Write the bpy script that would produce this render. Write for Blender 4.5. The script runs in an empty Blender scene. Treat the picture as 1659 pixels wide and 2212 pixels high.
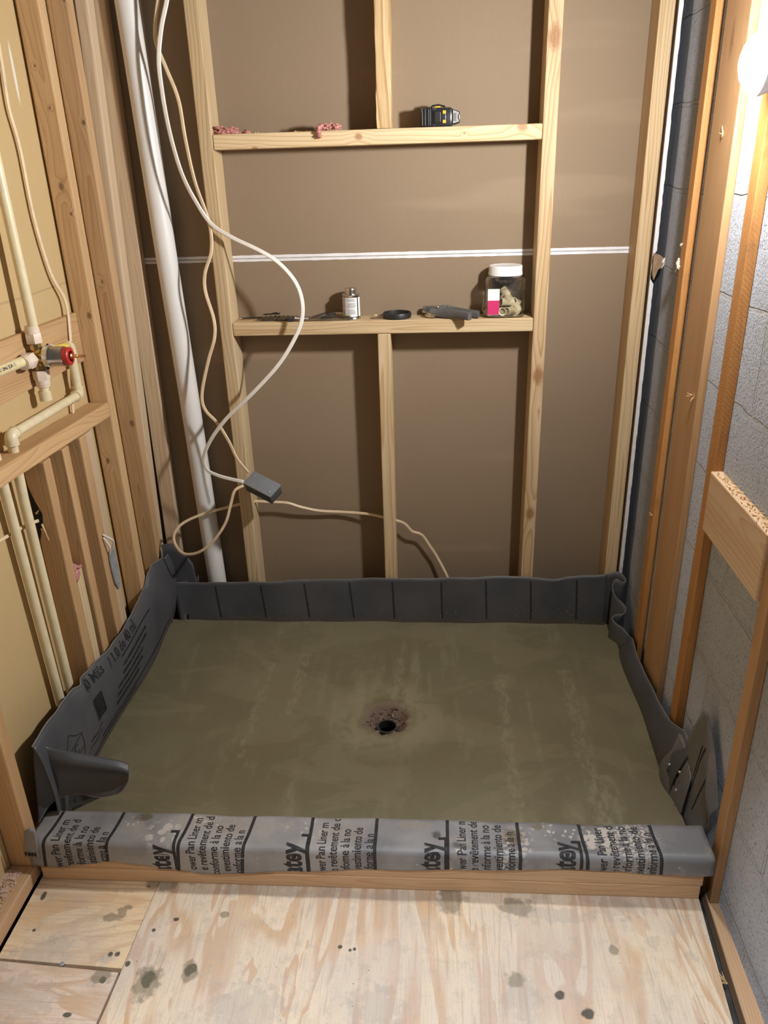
import bpy, bmesh, math, random
from mathutils import Vector, Matrix, Euler
random.seed(7)
PI = math.pi
S = bpy.context.scene
COL = S.collection
# ------------------------------------------------------------ camera
CAM = Vector((0.91482, -1.24957, 1.48298))
YAW, PITCH, ROLL, FPX = math.radians(4.20695), math.radians(23.99729), math.radians(-1.79452), 1689.33
fw = Vector((-math.sin(YAW)*math.cos(PITCH), math.cos(YAW)*math.cos(PITCH), -math.sin(PITCH)))
r0 = Vector((math.cos(YAW), math.sin(YAW), 0)); u0 = r0.cross(fw)
cr, sr = math.cos(ROLL), math.sin(ROLL)
rt = r0*cr + u0*sr; up = u0*cr - r0*sr
cd = bpy.data.cameras.new('camera'); cam = bpy.data.objects.new('camera', cd); COL.objects.link(cam)
cd.sensor_fit = 'VERTICAL'; cd.sensor_height = 36.0; cd.lens = FPX/2212*36.0; cd.clip_start = .02
M = Matrix((rt, up, -fw)).transposed().to_4x4(); M.translation = CAM; cam.matrix_world = M
S.camera = cam
# ------------------------------------------------------------ world, room light, exposure
S.view_settings.view_transform = 'Standard'; S.view_settings.look = 'None'
S.view_settings.gamma = 1.0; S.view_settings.use_curve_mapping = False
S.view_settings.exposure = 0.0
BULB_STRENGTH = 1060.0
BULB_COLOR = (1.0, 0.985, 0.965)
w = bpy.data.worlds.new('world'); S.world = w; w.use_nodes = True
w.node_tree.nodes['Background'].inputs[0].default_value = (.93, .96, 1.0, 1)
w.node_tree.nodes['Background'].inputs[1].default_value = 0.07
ld = bpy.data.lights.new('room_downlight', 'SPOT'); ld.energy = 200; ld.color = (.86, .92, 1.0); ld.shadow_soft_size = .07
ld.spot_size = math.radians(66); ld.spot_blend = .7
lo = bpy.data.objects.new('room_downlight', ld); COL.objects.link(lo); lo.location = (.95, -1.12, 2.45)   # recessed ceiling lamp over the floor in front
# ------------------------------------------------------------ key measures (metres)
D = 1.039; YB = D+.089; W = 1.484; T = .038; B = .089; ZM = .070; XBLK = 1.54; XLW = -.062; TOP = 2.4
# ============================================================ material helpers
class NT:
    def __init__(s, name):
        s.m = bpy.data.materials.new(name); s.m.use_nodes = True; s.t = s.m.node_tree; s.n = s.t.nodes
        s.b = s.n['Principled BSDF']
    def new(s, typ, **kw):
        o = s.n.new(typ)
        for k, v in kw.items(): setattr(o, k, v)
        return o
    def link(s, a, b): s.t.links.new(a, b)
    def put(s, sock, v):
        if hasattr(v, 'is_linked') or hasattr(v, 'links'): s.link(v, sock)
        else: sock.default_value = v
    def math(s, op, a, b=0.0, c=0.0, clamp=False):
        o = s.new('ShaderNodeMath', operation=op); o.use_clamp = clamp
        s.put(o.inputs[0], a); s.put(o.inputs[1], b); s.put(o.inputs[2], c); return o.outputs[0]
    def vmath(s, op, a, b=(0,0,0)):
        o = s.new('ShaderNodeVectorMath', operation=op); s.put(o.inputs[0], a)
        if op == 'SCALE': s.put(o.inputs['Scale'], b)
        else: s.put(o.inputs[1], b)
        return o.outputs['Value'] if op in ('LENGTH', 'DISTANCE', 'DOT_PRODUCT') else o.outputs[0]
    def coord(s, which='Object'): return s.new('ShaderNodeTexCoord').outputs[which]
    def noise(s, v, scale, detail=2.0, rough=.5, dist=0.0):
        o = s.new('ShaderNodeTexNoise'); s.put(o.inputs['Vector'], v); o.inputs['Scale'].default_value = scale
        o.inputs['Detail'].default_value = detail; o.inputs['Roughness'].default_value = rough; o.inputs['Distortion'].default_value = dist
        return o.outputs['Fac']
    def voro(s, v, scale, feature='F1', out='Distance', rnd=1.0):
        o = s.new('ShaderNodeTexVoronoi', feature=feature); s.put(o.inputs['Vector'], v); o.inputs['Scale'].default_value = scale
        o.inputs['Randomness'].default_value = rnd
        return o.outputs[out]
    def ramp(s, f, stops, interp='LINEAR'):
        o = s.new('ShaderNodeValToRGB'); o.color_ramp.interpolation = interp; e = o.color_ramp.elements
        while len(e) < len(stops): e.new(.5)
        for el, (p, c) in zip(e, stops):
            el.position = p; el.color = (c, c, c, 1) if not isinstance(c, tuple) else (c[0], c[1], c[2], 1)
        s.put(o.inputs[0], f); return o.outputs[0]
    def mix(s, f, a, b, mode='MIX'):
        o = s.new('ShaderNodeMix', data_type='RGBA', blend_type=mode)
        s.put(o.inputs[0], f)
        for i, v in ((6, a), (7, b)):
            if isinstance(v, tuple) and len(v) == 3: v = (v[0], v[1], v[2], 1)
            s.put(o.inputs[i], v)
        return o.outputs[2]
    def sep(s, v):
        o = s.new('ShaderNodeSeparateXYZ'); s.put(o.inputs[0], v); return o.outputs
    def comb(s, x, y, z):
        o = s.new('ShaderNodeCombineXYZ'); s.put(o.inputs[0], x); s.put(o.inputs[1], y); s.put(o.inputs[2], z); return o.outputs[0]
    def rand(s): return s.new('ShaderNodeObjectInfo').outputs['Random']
    def bump(s, h, strength=.3, dist=.002):
        o = s.new('ShaderNodeBump'); o.inputs['Strength'].default_value = strength; o.inputs['Distance'].default_value = dist
        s.put(o.inputs['Height'], h); s.link(o.outputs[0], s.b.inputs['Normal']); return o.outputs[0]
    def color(s, c): s.put(s.b.inputs['Base Color'], (c[0], c[1], c[2], 1) if isinstance(c, tuple) else c)
    def set(s, **kw):
        for k, v in kw.items(): s.put(s.b.inputs[k.replace('_', ' ')], v)
        return s

def plain(name, c, rough=.5, metal=0.0, var=.12, scale=40, bump=0.0, **kw):
    n = NT(name); f = n.noise(n.coord(), scale, 3)
    lo_ = tuple(x*(1-var) for x in c); hi = tuple(min(1, x*(1+var)) for x in c)
    n.color(n.ramp(f, [(.3, lo_), (.7, hi)])); n.set(Roughness=rough, Metallic=metal)
    for k, v in kw.items(): n.put(n.b.inputs[k.replace('_', ' ')], v)
    if bump: n.bump(f, bump, .001)
    return n.m

def wood(name, light, dark, freq=150, knot=(.16, .07, .03), knots=1.0, rough=.62, amount=.75, fuzz=.25, dirt=None, saw=0.0, klist=()):
    """boards are built with their length along local Z; rings run round a pith that lies beside the board"""
    n = NT(name); p = n.coord(); r = n.rand()
    off = n.comb(n.math('MULTIPLY', r, 3.1), n.math('MULTIPLY', r, 7.7), n.math('MULTIPLY', r, 17.3))
    q = n.vmath('ADD', p, off)
    x, y, z = n.sep(p)
    lowv = n.vmath('MULTIPLY', q, (5, 5, 1.6)); low = n.noise(lowv, 1.0, 2)
    low2 = n.noise(n.vmath('MULTIPLY', q, (9, 9, 1.1)), 1.0, 1)
    # knots: sparse cells, long along the grain
    kv = n.vmath('MULTIPLY', q, (9, 9, 2.6))
    kd = n.voro(kv, 1.0); kc = n.sep(n.voro(kv, 1.0, out='Color'))[0]
    keep = n.math('GREATER_THAN', kc, 1-.42*knots)
    kd2 = n.math('ADD', kd, n.math('MULTIPLY', n.math('SUBTRACT', 1.0, keep), 3.0))
    for (kx, kz, rx_, rz_) in klist:      # the knots one can see on this board's wide face
        kl = n.vmath('LENGTH', n.vmath('MULTIPLY', n.vmath('SUBTRACT', p, (kx, 0, kz)), (.115/rx_, 0, .115/rz_)))
        kd2 = n.math('MINIMUM', kd2, kl)
    kd2 = n.math('ADD', kd2, n.math('MULTIPLY', n.math('SUBTRACT', n.noise(n.vmath('MULTIPLY', q, (90, 90, 60)), 1.0, 2), .5), .07))
    pull = n.ramp(kd2, [(.0, 1.0), (.42, 0.0)])
    rx = n.math('ADD', n.math('ADD', x, n.math('MULTIPLY', n.math('SUBTRACT', r, .5), .06)), n.math('MULTIPLY', n.math('SUBTRACT', low, .5), .085))
    ry = n.math('ADD', n.math('ADD', y, .034), n.math('MULTIPLY', n.math('SUBTRACT', low2, .5), .07))
    d = n.math('SQRT', n.math('ADD', n.math('MULTIPLY', rx, rx), n.math('MULTIPLY', ry, ry)))
    d = n.math('ADD', d, n.math('MULTIPLY', pull, .011))
    ring = n.math('FRACT', n.math('MULTIPLY', d, freq))
    ringc = n.ramp(ring, [(0, 0.0), (.62, .35), (.9, 1.0), (1, .05)])
    fib = n.noise(n.vmath('MULTIPLY', q, (420, 420, 9)), 1.0, 2)
    tone = n.noise(n.vmath('MULTIPLY', q, (14, 14, 1.2)), 1.0, 3)
    f = n.math('ADD', n.math('MULTIPLY', ringc, amount*.95), n.math('MULTIPLY', n.math('SUBTRACT', fib, .5), fuzz*1.8))
    f = n.math('ADD', f, n.math('MULTIPLY', n.math('SUBTRACT', tone, .45), 1.5), clamp=True)
    c = n.mix(f, light, dark)
    kr = n.math('FRACT', n.math('MULTIPLY', kd2, 30))
    kcol = n.mix(n.math('MULTIPLY', kr, .5), knot, dark)
    c = n.mix(n.ramp(kd2, [(.06, .85), (.135, 0.0)]), c, kcol)
    crack = n.noise(n.vmath('MULTIPLY', q, (75, 75, 2.2)), 1.0, 2, .5, .3)
    c = n.mix(n.ramp(crack, [(.76, 0.0), (.80, .55*fuzz*3)]), c, tuple(v*.45 for v in dark))
    if dirt:
        c = n.mix(n.ramp(n.noise(q, 17, 4, .65), [(.55, 0.0), (.72, .55)]), c, dirt)
    hue = n.new('ShaderNodeHueSaturation'); n.link(c, hue.inputs['Color'])
    n.put(hue.inputs['Value'], n.math('ADD', .9, n.math('MULTIPLY', r, .2)))
    n.color(hue.outputs[0]); n.set(Roughness=rough)
    hgt = n.math('ADD', n.math('MULTIPLY', fib, .6), n.math('MULTIPLY', ringc, .25))
    if saw:
        sw = n.new('ShaderNodeTexWave'); n.put(sw.inputs['Vector'], n.vmath('MULTIPLY', q, (1, 1, 1))); sw.bands_direction = 'DIAGONAL'
        sw.inputs['Scale'].default_value = 60; sw.inputs['Distortion'].default_value = 6; sw.inputs['Detail'].default_value = 3; sw.inputs['Detail Scale'].default_value = 3
        hgt = n.math('ADD', hgt, n.math('MULTIPLY', sw.outputs['Fac'], saw))
    n.bump(hgt, .35, .0012)
    return n.m

def spots(n, vec, lst, wob=.5, nscale=60):
    """stains: (x, y, rx, ry) in the object's own coordinates -> mask"""
    nz = n.new('ShaderNodeTexNoise'); n.put(nz.inputs['Vector'], vec); nz.inputs['Scale'].default_value = nscale; nz.inputs['Detail'].default_value = 3
    tot = None
    for (a, b, ra, rb) in lst:
        v = n.vmath('SUBTRACT', vec, (a, b, 0)); v = n.vmath('MULTIPLY', v, (1/ra, 1/rb, 0))
        l = n.vmath('LENGTH', v)
        tot = l if tot is None else n.math('MINIMUM', tot, l)
    tot = n.math('ADD', tot, n.math('MULTIPLY', n.math('SUBTRACT', nz.outputs['Fac'], .5), wob*2))
    return n.ramp(tot, [(.72, 1.0), (1.0, 0.0)])

# ============================================================ materials
M_new = wood('pale_spruce', (.67, .51, .31), (.45, .285, .13), 120, knots=.9, amount=.8, knot=(.28, .10, .04))
M_newr = wood('pale_knotty_spruce', (.67, .51, .31), (.45, .28, .125), 105, knots=.5, amount=.9, knot=(.25, .085, .03), klist=[(0, .56, .017, .032), (.002, -.30, .016, .030), (0, -.745, .014, .026), (.012, .98, .006, .010)])
M_newu = wood('pale_spruce_upper', (.67, .51, .31), (.46, .30, .14), 95, knots=.4, amount=.9, knot=(.30, .13, .06), klist=[(-.002, -.045, .009, .012), (.017, -.325, .004, .010), (-.002, .235, .003, .004), (-.012, .385, .012, .016)])
M_new2 = wood('pale_spruce_wide_grain', (.68, .53, .33), (.48, .32, .155), 85, knots=.6, amount=.9, knot=(.28, .12, .05))
M_olds = wood('aged_knotty_fir', (.60, .395, .205), (.38, .21, .09), 150, knot=(.10, .045, .02), amount=.6, fuzz=.35, klist=[(.004, .235, .008, .012), (.016, .17, .004, .005), (-.008, .50, .003, .004), (.016, -.085, .007, .010), (-.006, -.50, .006, .010), (.010, .41, .004, .005)])
M_olds2 = wood('aged_cracked_fir', (.58, .38, .20), (.37, .205, .09), 150, knot=(.10, .045, .02), amount=.6, fuzz=.5, klist=[(.018, .385, .006, .007), (-.004, -.02, .004, .008), (.014, -.44, .008, .012), (.020, .66, .005, .006)])
M_old = wood('aged_fir', (.60, .385, .195), (.40, .215, .09), 170, knot=(.09, .04, .02), amount=.6, fuzz=.35)
M_old_pale = wood('aged_pale_spruce', (.64, .49, .33), (.48, .33, .19), 110, knots=.5, amount=.6)
M_fur = wood('orange_furring', (.56, .27, .085), (.40, .165, .045), 170, knots=.35, amount=.5, saw=.5, dirt=(.30, .15, .06))
M_fur2 = wood('weathered_furring', (.56, .335, .165), (.40, .205, .085), 190, knots=.25, amount=.5)
M_cross = wood('crosspiece_fir', (.80, .585, .385), (.64, .41, .235), 110, knots=.5, amount=.7)
M_curb = wood('curb_fir', (.66, .44, .26), (.50, .29, .15), 150, knots=.5, amount=.6)
M_rough = wood('rough_split_spruce', (.68, .51, .28), (.42, .24, .09), 60, knots=.9, amount=1.0, fuzz=.5)

n = NT('brown_gypsum_paper'); p = n.coord()
fibre = n.noise(n.vmath('MULTIPLY', p, (260, 260, 30)), 1.0, 3)
tone = n.noise(p, 2.3, 3); band = n.noise(n.vmath('MULTIPLY', p, (1.2, 1, 9)), 1.0, 2)
c = n.mix(n.math('ADD', n.math('MULTIPLY', fibre, .35), n.math('MULTIPLY', tone, .5), clamp=True), (.308, .226, .150), (.226, .162, .103))
c = n.mix(n.ramp(band, [(.62, 0.0), (.70, .22)]), c, (.44, .33, .23))
c = n.mix(n.ramp(n.noise(n.vmath('MULTIPLY', p, (26, 26, 40)), 1.0, 3), [(.76, 0.0), (.79, .5)]), c, (.52, .42, .30))
n.color(c); n.set(Roughness=.85); n.bump(fibre, .15, .0008); M_paper = n.m

n = NT('tan_gypsum_paper'); p = n.coord()
fibre = n.noise(n.vmath('MULTIPLY', p, (200, 200, 60)), 1.0, 3); tone = n.noise(p, 3, 3)
c = n.mix(n.math('ADD', n.math('MULTIPLY', fibre, .4), n.math('MULTIPLY', tone, .5), clamp=True), (.57, .42, .215), (.48, .33, .15))
x, y, z = n.sep(p)
ln = n.math('ABSOLUTE', n.math('SUBTRACT', n.math('ADD', z, n.math('MULTIPLY', n.noise(p, 30, 2), .01)), 1.224))
c = n.mix(n.math('MULTIPLY', n.math('LESS_THAN', ln, .0022), .45), c, (.30, .22, .13))
dr = n.vmath('LENGTH', n.vmath('MULTIPLY', n.vmath('SUBTRACT', p, (0, .768, 1.70)), (0, 140, 14)))
c = n.mix(n.ramp(dr, [(.7, .8), (1.0, 0.0)]), c, (.8, .76, .7))
n.color(c); n.set(Roughness=.85); n.bump(fibre, .12, .0008); M_tan = n.m

n = NT('grey_block'); p = n.coord(); x, y, z = n.sep(p)
wz = n.math('ADD', z, n.math('MULTIPLY', n.math('SUBTRACT', n.noise(p, 9, 2), .5), .022))
wy = n.math('ADD', y, n.math('MULTIPLY', n.math('SUBTRACT', n.noise(p, 11, 2), .5), .014))
br = n.new('ShaderNodeTexBrick'); n.put(br.inputs['Vector'], n.comb(n.math('ADD', wy, .115), wz, 0)); br.inputs['Scale'].default_value = 1.0
br.inputs['Brick Width'].default_value = .4; br.inputs['Row Height'].default_value = .2; br.inputs['Mortar Size'].default_value = .006
br.inputs['Mortar Smooth'].default_value = .35; br.inputs['Bias'].default_value = 0; br.offset = .5
pit = n.noise(p, 190, 4, .62); grit = n.voro(p, 260); tone = n.noise(p, 4, 3)
c = n.mix(n.math('ADD', n.math('MULTIPLY', pit, .75), n.math('MULTIPLY', tone, .3), clamp=True), (.31, .328, .375), (.72, .755, .84))
c = n.mix(n.ramp(pit, [(.30, .85), (.40, 0.0)]), c, (.075, .073, .078))
mor = n.mix(n.noise(p, 60, 3), (.36, .36, .37), (.72, .71, .70))
c = n.mix(n.math('MULTIPLY', br.outputs['Fac'], n.ramp(n.noise(p, 14, 3), [(.40, .25), (.6, 1.0)])), c, mor)
# tar-dark sealed strip in the back corner, with runs down it
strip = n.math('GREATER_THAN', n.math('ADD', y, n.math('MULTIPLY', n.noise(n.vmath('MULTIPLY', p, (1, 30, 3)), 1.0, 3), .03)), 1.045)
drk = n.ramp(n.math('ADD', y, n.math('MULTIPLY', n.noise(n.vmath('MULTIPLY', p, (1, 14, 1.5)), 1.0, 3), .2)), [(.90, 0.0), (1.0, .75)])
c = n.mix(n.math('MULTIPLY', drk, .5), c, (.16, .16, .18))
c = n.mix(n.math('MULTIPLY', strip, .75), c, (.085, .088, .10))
run = n.ramp(n.math('ABSOLUTE', n.math('SUBTRACT', n.math('ADD', y, n.math('MULTIPLY', n.noise(n.vmath('MULTIPLY', p, (1, 1, 5)), 1.0, 3), .012)), 1.01)), [(0.0, .55), (.006, 0.0)])
c = n.mix(run, c, (.42, .42, .42))
n.color(c); n.set(Roughness=.9)
if 'Diffuse Roughness' in n.b.inputs: n.b.inputs['Diffuse Roughness'].default_value = 1.0
h = n.math('ADD', n.math('MULTIPLY', pit, 1.0), n.math('MULTIPLY', br.outputs['Fac'], -1.2))
n.bump(h, .9, .006); M_block = n.m

n = NT('wet_mortar'); p = n.coord(); x, y, z = n.sep(p)
tone = n.noise(p, 3.2, 4, .55); fine = n.noise(p, 300, 3, .6); swirl = n.noise(p, 7, 5, .6, 1.8)
c = n.mix(tone, (.132, .118, .066), (.205, .183, .110))
streak = n.noise(n.vmath('MULTIPLY', p, (15, 2.2, 1)), 1.0, 5, .6, .4)
c = n.mix(n.ramp(streak, [(.55, 0.0), (.66, .5)]), c, (.265, .235, .152))
c = n.mix(n.ramp(swirl, [(.49, 0.0), (.52, .6), (.64, .6), (.70, 0.0)]), c, (.165, .135, .078))
pat = n.noise(n.vmath('MULTIPLY', p, (3.2, 5.0, 1)), 1.0, 5, .6, .7)
c = n.mix(n.ramp(pat, [(.50, 0.0), (.53, .30), (.8, .45)]), c, (.245, .212, .130))
for (xc, wd, y0, y1) in ((1.105, .018, .12, .72), (1.30, .022, .12, .74), (.80, .016, .56, .80), (.50, .016, .52, .82), (.40, .014, .34, .78), (1.33, .03, .1, .3)):  # stud reflections painted as pale streaks into the mortar colour
    a = n.math('ABSOLUTE', n.math('SUBTRACT', n.math('ADD', x, n.math('MULTIPLY', n.math('SUBTRACT', n.noise(p, 45, 4, .7), .5), .06)), xc))
    m1 = n.ramp(n.math('DIVIDE', a, wd*2), [(.35, 1.0), (.55, 0.0)])
    m2 = n.math('MULTIPLY', n.math('GREATER_THAN', y, y0), n.math('LESS_THAN', y, y1))
    m3 = n.ramp(n.noise(n.vmath('MULTIPLY', p, (60, 25, 1)), 1.0, 4, .65), [(.42, 0.0), (.60, .42)])
    c = n.mix(n.math('MULTIPLY', n.math('MULTIPLY', m1, m2), m3), c, (.30, .27, .185))
rr = n.vmath('LENGTH', n.vmath('MULTIPLY', n.vmath('SUBTRACT', p, (.776, .520, 0)), (1, 1, 0)))
rr = n.math('ADD', rr, n.math('MULTIPLY', n.math('SUBTRACT', n.noise(p, 26, 4, .65), .5), .05))
c = n.mix(n.ramp(rr, [(.055, .9), (.075, 0.0)]), c, n.mix(n.noise(p, 210, 4, .75), (.020, .011, .009), (.40, .27, .20)))
c = n.mix(n.math('MULTIPLY', n.ramp(rr, [(.075, 0.0), (.09, .5), (.13, .45), (.19, 0.0)]), n.ramp(swirl, [(.35, 0.0), (.5, 1.0)])), c, (.30, .265, .165))
c = n.mix(n.math('MULTIPLY', n.math('SUBTRACT', fine, .5), .5), c, (.35, .32, .23))
n.color(c); n.set(Roughness=n.ramp(tone, [(.3, .38), (.7, .58)]))
rough_pit = n.ramp(rr, [(.060, 1.0), (.078, 0.0)])
h = n.math('ADD', n.math('MULTIPLY', fine, .12), n.math('MULTIPLY', swirl, .6)); h = n.math('ADD', h, n.math('MULTIPLY', n.math('MULTIPLY', n.noise(p, 160, 4, .7), rough_pit), 6.0))
n.bump(h, .5, .0025); M_mortar = n.m

def vinyl(name, base, dust, dusty, mud=None, spat=None, rough=.42, clods=()):
    n = NT(name); p = n.coord()
    a = n.noise(p, 5, 4, .6); b_ = n.noise(p, 55, 4, .7); fine = n.noise(p, 500, 2)
    c = n.mix(n.math('MULTIPLY', n.math('SUBTRACT', fine, .35), .6, clamp=True), base, tuple(v*1.35 for v in base))
    c = n.mix(n.math('MULTIPLY', n.ramp(a, [(.38, 0.0), (.62, 1.0)]), dusty), c, dust)
    if mud:
        z = n.sep(p)[2]
        mk = n.ramp(n.math('ADD', z, n.math('MULTIPLY', n.math('SUBTRACT', b_, .5), .09)), [(.075, 1.0), (.098, 0.0)])
        c = n.mix(n.math('MULTIPLY', mk, .75), c, mud)
        sp = n.voro(p, 95); sp = n.math('SUBTRACT', sp, n.ramp(n.noise(p, 12, 3), [(.5, 0.0), (.7, .12)])); c = n.mix(n.math('MULTIPLY', n.math('LESS_THAN', sp, .10), n.ramp(n.math('ADD', z, n.math('MULTIPLY', a, .1)), [(.12, .7), (.2, 0.0)])), c, (.38, .36, .33))
    if spat:
        x, y, z = n.sep(p)
        pt = n.ramp(n.noise(p, 9, 5, .7), [(.56, 0.0), (.64, 1.0)])
        c = n.mix(n.math('MULTIPLY', pt, .6), c, (.36, .325, .285))
        for (cx, cy, rx_, ry_, vs, th, strength) in spat:
            el = n.vmath('LENGTH', n.vmath('MULTIPLY', n.vmath('SUBTRACT', p, (cx, cy, .12)), (1/rx_, 1/ry_, 0)))
            vd = n.voro(n.vmath('ADD', p, n.vmath('SCALE', n.comb(n.noise(p, 120, 2), n.noise(p, 90, 2), 0), .012)), vs)
            mk = n.math('MULTIPLY', n.math('LESS_THAN', vd, th), n.ramp(el, [(.6, 1.0), (1.0, 0.0)]))
            c = n.mix(n.math('MULTIPLY', mk, strength), c, (.58, .54, .47))
    for (cx, cy, rx_, ry_, colr, k_) in clods:
        el = n.vmath('LENGTH', n.vmath('MULTIPLY', n.vmath('SUBTRACT', p, (cx, cy, .12)), (1/rx_, 1/ry_, 0)))
        el = n.math('ADD', el, n.math('MULTIPLY', n.math('SUBTRACT', n.noise(p, 110, 4, .7), .5), 1.6))
        c = n.mix(n.math('MULTIPLY', n.ramp(el, [(.45, 1.0), (1.0, 0.0)]), k_), c, n.mix(n.noise(p, 160, 3), colr, tuple(v*.45 for v in colr)))
    n.color(c); n.set(Roughness=n.ramp(a, [(.3, rough), (.7, rough+.2)])); n.bump(n.math('ADD', n.math('MULTIPLY', fine, .2), n.math('MULTIPLY', a, 1.0)), .25, .003)
    return n.m
M_liner = vinyl('grey_vinyl', (.062, .065, .074), (.108, .106, .108), .5, mud=(.085, .076, .05))
M_liner_curb = vinyl('dusty_grey_vinyl', (.185, .187, .20), (.37, .355, .345), .8,
    spat=[(1.27, .05, .05, .05, 55, .50, .9), (1.335, .045, .075, .06, 150, .42, .95), (1.18, .07, .07, .03, 90, .3, .9), (1.09, .035, .04, .05, 70, .45, .7), (.30, .03, .05, .045, 45, .5, .7), (.385, .07, .05, .03, 110, .3, .8), (.22, .07, .03, .03, 100, .25, .7), (.955, .0, .03, .012, 40, .45, .8), (1.06, .0, .012, .012, 60, .5, .7), (.62, .06, .06, .04, 70, .3, .5)], rough=.40,
    clods=[(1.083, .048, .032, .030, (.22, .17, .11), .9), (.243, .076, .026, .014, (.17, .145, .09), .95), (.913, .048, .013, .013, (.07, .068, .064), .8), (.958, .020, .012, .012, (.08, .078, .074), .7), (.86, .072, .05, .014, (.40, .34, .26), .6), (1.14, .078, .02, .012, (.24, .19, .13), .8), (.46, .06, .10, .03, (.42, .36, .29), .5), (.70, .05, .08, .04, (.42, .36, .29), .4)])
M_liner_ear = vinyl('lightened_dusty_vinyl', (.115, .116, .122), (.20, .19, .18), .7, rough=.38)  # dusty liner vinyl, light put into its grey for the dim ears
M_print = plain('black_print', (.062, .062, .067), .6, var=.3, scale=120)
M_print_soft = plain('faded_black_print', (.045, .045, .049), .6, var=.35, scale=160)
M_edge = plain('vinyl_cut_edge', (.20, .195, .185), .6)

def plywood(name, rot, seed, stain, light=(.79, .665, .50), dark=(.64, .42, .25)):
    n = NT(name); p = n.coord()
    pv = p if not rot else n.comb(n.sep(p)[1], n.sep(p)[0], n.sep(p)[2])
    q = n.vmath('ADD', pv, (seed, seed*2.3, 0))
    big = n.noise(n.vmath('MULTIPLY', q, (7.5, 1.5, 1)), 1.0, 3, .5, .9)
    ringf = n.math('FRACT', n.math('MULTIPLY', big, 8.0))
    ring = n.ramp(ringf, [(0.0, 0.0), (.45, .15), (.74, 1.0), (.96, .9), (1, 0.0)])
    streak = n.noise(n.vmath('MULTIPLY', q, (120, 5, 1)), 1.0, 4, .65)
    patch = n.noise(q, 4.5, 3)
    c = n.mix(n.math('MULTIPLY', ring, n.ramp(patch, [(.34, .3), (.55, 1.0)])), light, dark)
    c = n.mix(n.ramp(streak, [(.55, 0.0), (.72, .6)]), c, (.38, .25, .15))
    c = n.mix(n.ramp(streak, [(.25, .55), (.42, 0.0)]), c, (.78, .62, .43))
    hair = n.noise(n.vmath('MULTIPLY', q, (430, 13, 1)), 1.0, 3, .6)
    c = n.mix(n.ramp(hair, [(.52, 0.0), (.70, .42)]), c, (.42, .285, .175))
    dust = n.noise(q, 2.6, 4, .6)
    c = n.mix(n.ramp(dust, [(.46, 0.0), (.62, .45)]), c, (.56, .50, .475))
    c = n.mix(n.ramp(n.noise(q, 24, 5, .75), [(.52, 0.0), (.70, .5)]), c, (.42, .375, .33))
    c = n.mix(n.ramp(n.noise(q, 210, 3, .7), [(.58, 0.0), (.72, .45)]), c, (.36, .29, .22))
    if stain:
        c = n.mix(n.math('MULTIPLY', spots(n, p, stain[0]), .93), c, n.mix(n.noise(p, 140, 3), (.035, .034, .030), (.10, .092, .072)))
        c = n.mix(n.math('MULTIPLY', spots(n, p, stain[1], .7, 45), .62), c, n.mix(n.noise(p, 120, 3), (.10, .088, .055), (.24, .20, .13)))
        c = n.mix(n.math('MULTIPLY', spots(n, p, stain[2], 1.3, 55), .26), c, (.34, .32, .31))
    sp = n.voro(p, 30); c = n.mix(n.math('MULTIPLY', n.math('LESS_THAN', sp, .035), .85), c, (.05, .045, .04))
    n.color(c); n.set(Roughness=.68); n.bump(n.math('ADD', n.math('MULTIPLY', streak, .8), n.math('MULTIPLY', n.noise(p, 300, 2), .3)), .3, .0012)
    return n.m

M_slab = plain('dark_slab', (.05, .048, .045), .9, var=.3)
M_pvc = plain('white_pvc', (.78, .76, .73), .40, var=.04, scale=12)
M_cpvc = plain('cream_cpvc', (.74, .64, .42), .35, var=.06)
M_cpvc_pale = plain('pale_adapter_plastic', (.74, .62, .50), .4, var=.06)
M_yellow = plain('yellow_stripe', (.78, .62, .11), .4, var=.1)
M_wcable = plain('white_cable_jacket', (.80, .76, .70), .38, var=.05)
M_tcable = plain('cream_cable_jacket', (.74, .58, .38), .42, var=.08)
M_boxg = plain('grey_box_plastic', (.20, .22, .24), .38, var=.06)
M_boxd = plain('dark_box_plastic', (.07, .075, .08), .5)
M_steel = plain('bright_steel', (.62, .60, .57), .22, 1.0, var=.1)
M_brass = plain('brass', (.62, .46, .20), .28, 1.0, var=.15)
M_copper = plain('copper', (.72, .42, .24), .35, 1.0, var=.15)
M_red = plain('red_plastic', (.42, .025, .02), .4)
M_white = plain('white_plastic', (.84, .83, .82), .35, var=.03)
M_paperw = plain('white_paper', (.80, .79, .80), .7, var=.04)
M_greytext = plain('small_grey_print', (.26, .26, .27), .7, var=.2, scale=300)
M_magenta = plain('magenta_print', (.56, .025, .13), .6, var=.06)
M_black = plain('black_rubber', (.018, .018, .019), .42, var=.25)
M_blackg = plain('black_gloss_plastic', (.022, .022, .024), .25)
M_yel = plain('yellow_plastic', (.80, .45, .045), .4)
M_tool = plain('grey_tool_casting', (.125, .125, .125), .5, 0.25, var=.15)
M_pinkf = plain('pink_fibreglass', (.52, .235, .20), .9, var=.35, scale=160, bump=.6)
M_gyps = plain('white_gypsum', (.82, .81, .83), .9, var=.06, scale=200, bump=.3)
M_brownp = plain('torn_brown_paper', (.34, .23, .14), .9)
M_whitechip = plain('cream_expanding_foam', (.78, .75, .66), .7)
M_splinter = plain('pale_splinter', (.68, .48, .25), .8)
M_dust = plain('sawdust', (.56, .40, .31), .9, var=.25, scale=200)
M_galv = plain('galvanised_plate', (.36, .39, .41), .45, .3, var=.15)
M_dark = plain('dark_hole', (.006, .006, .006), .9)
M_abs = plain('black_drain_plastic', (.012, .013, .014), .3)
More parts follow.
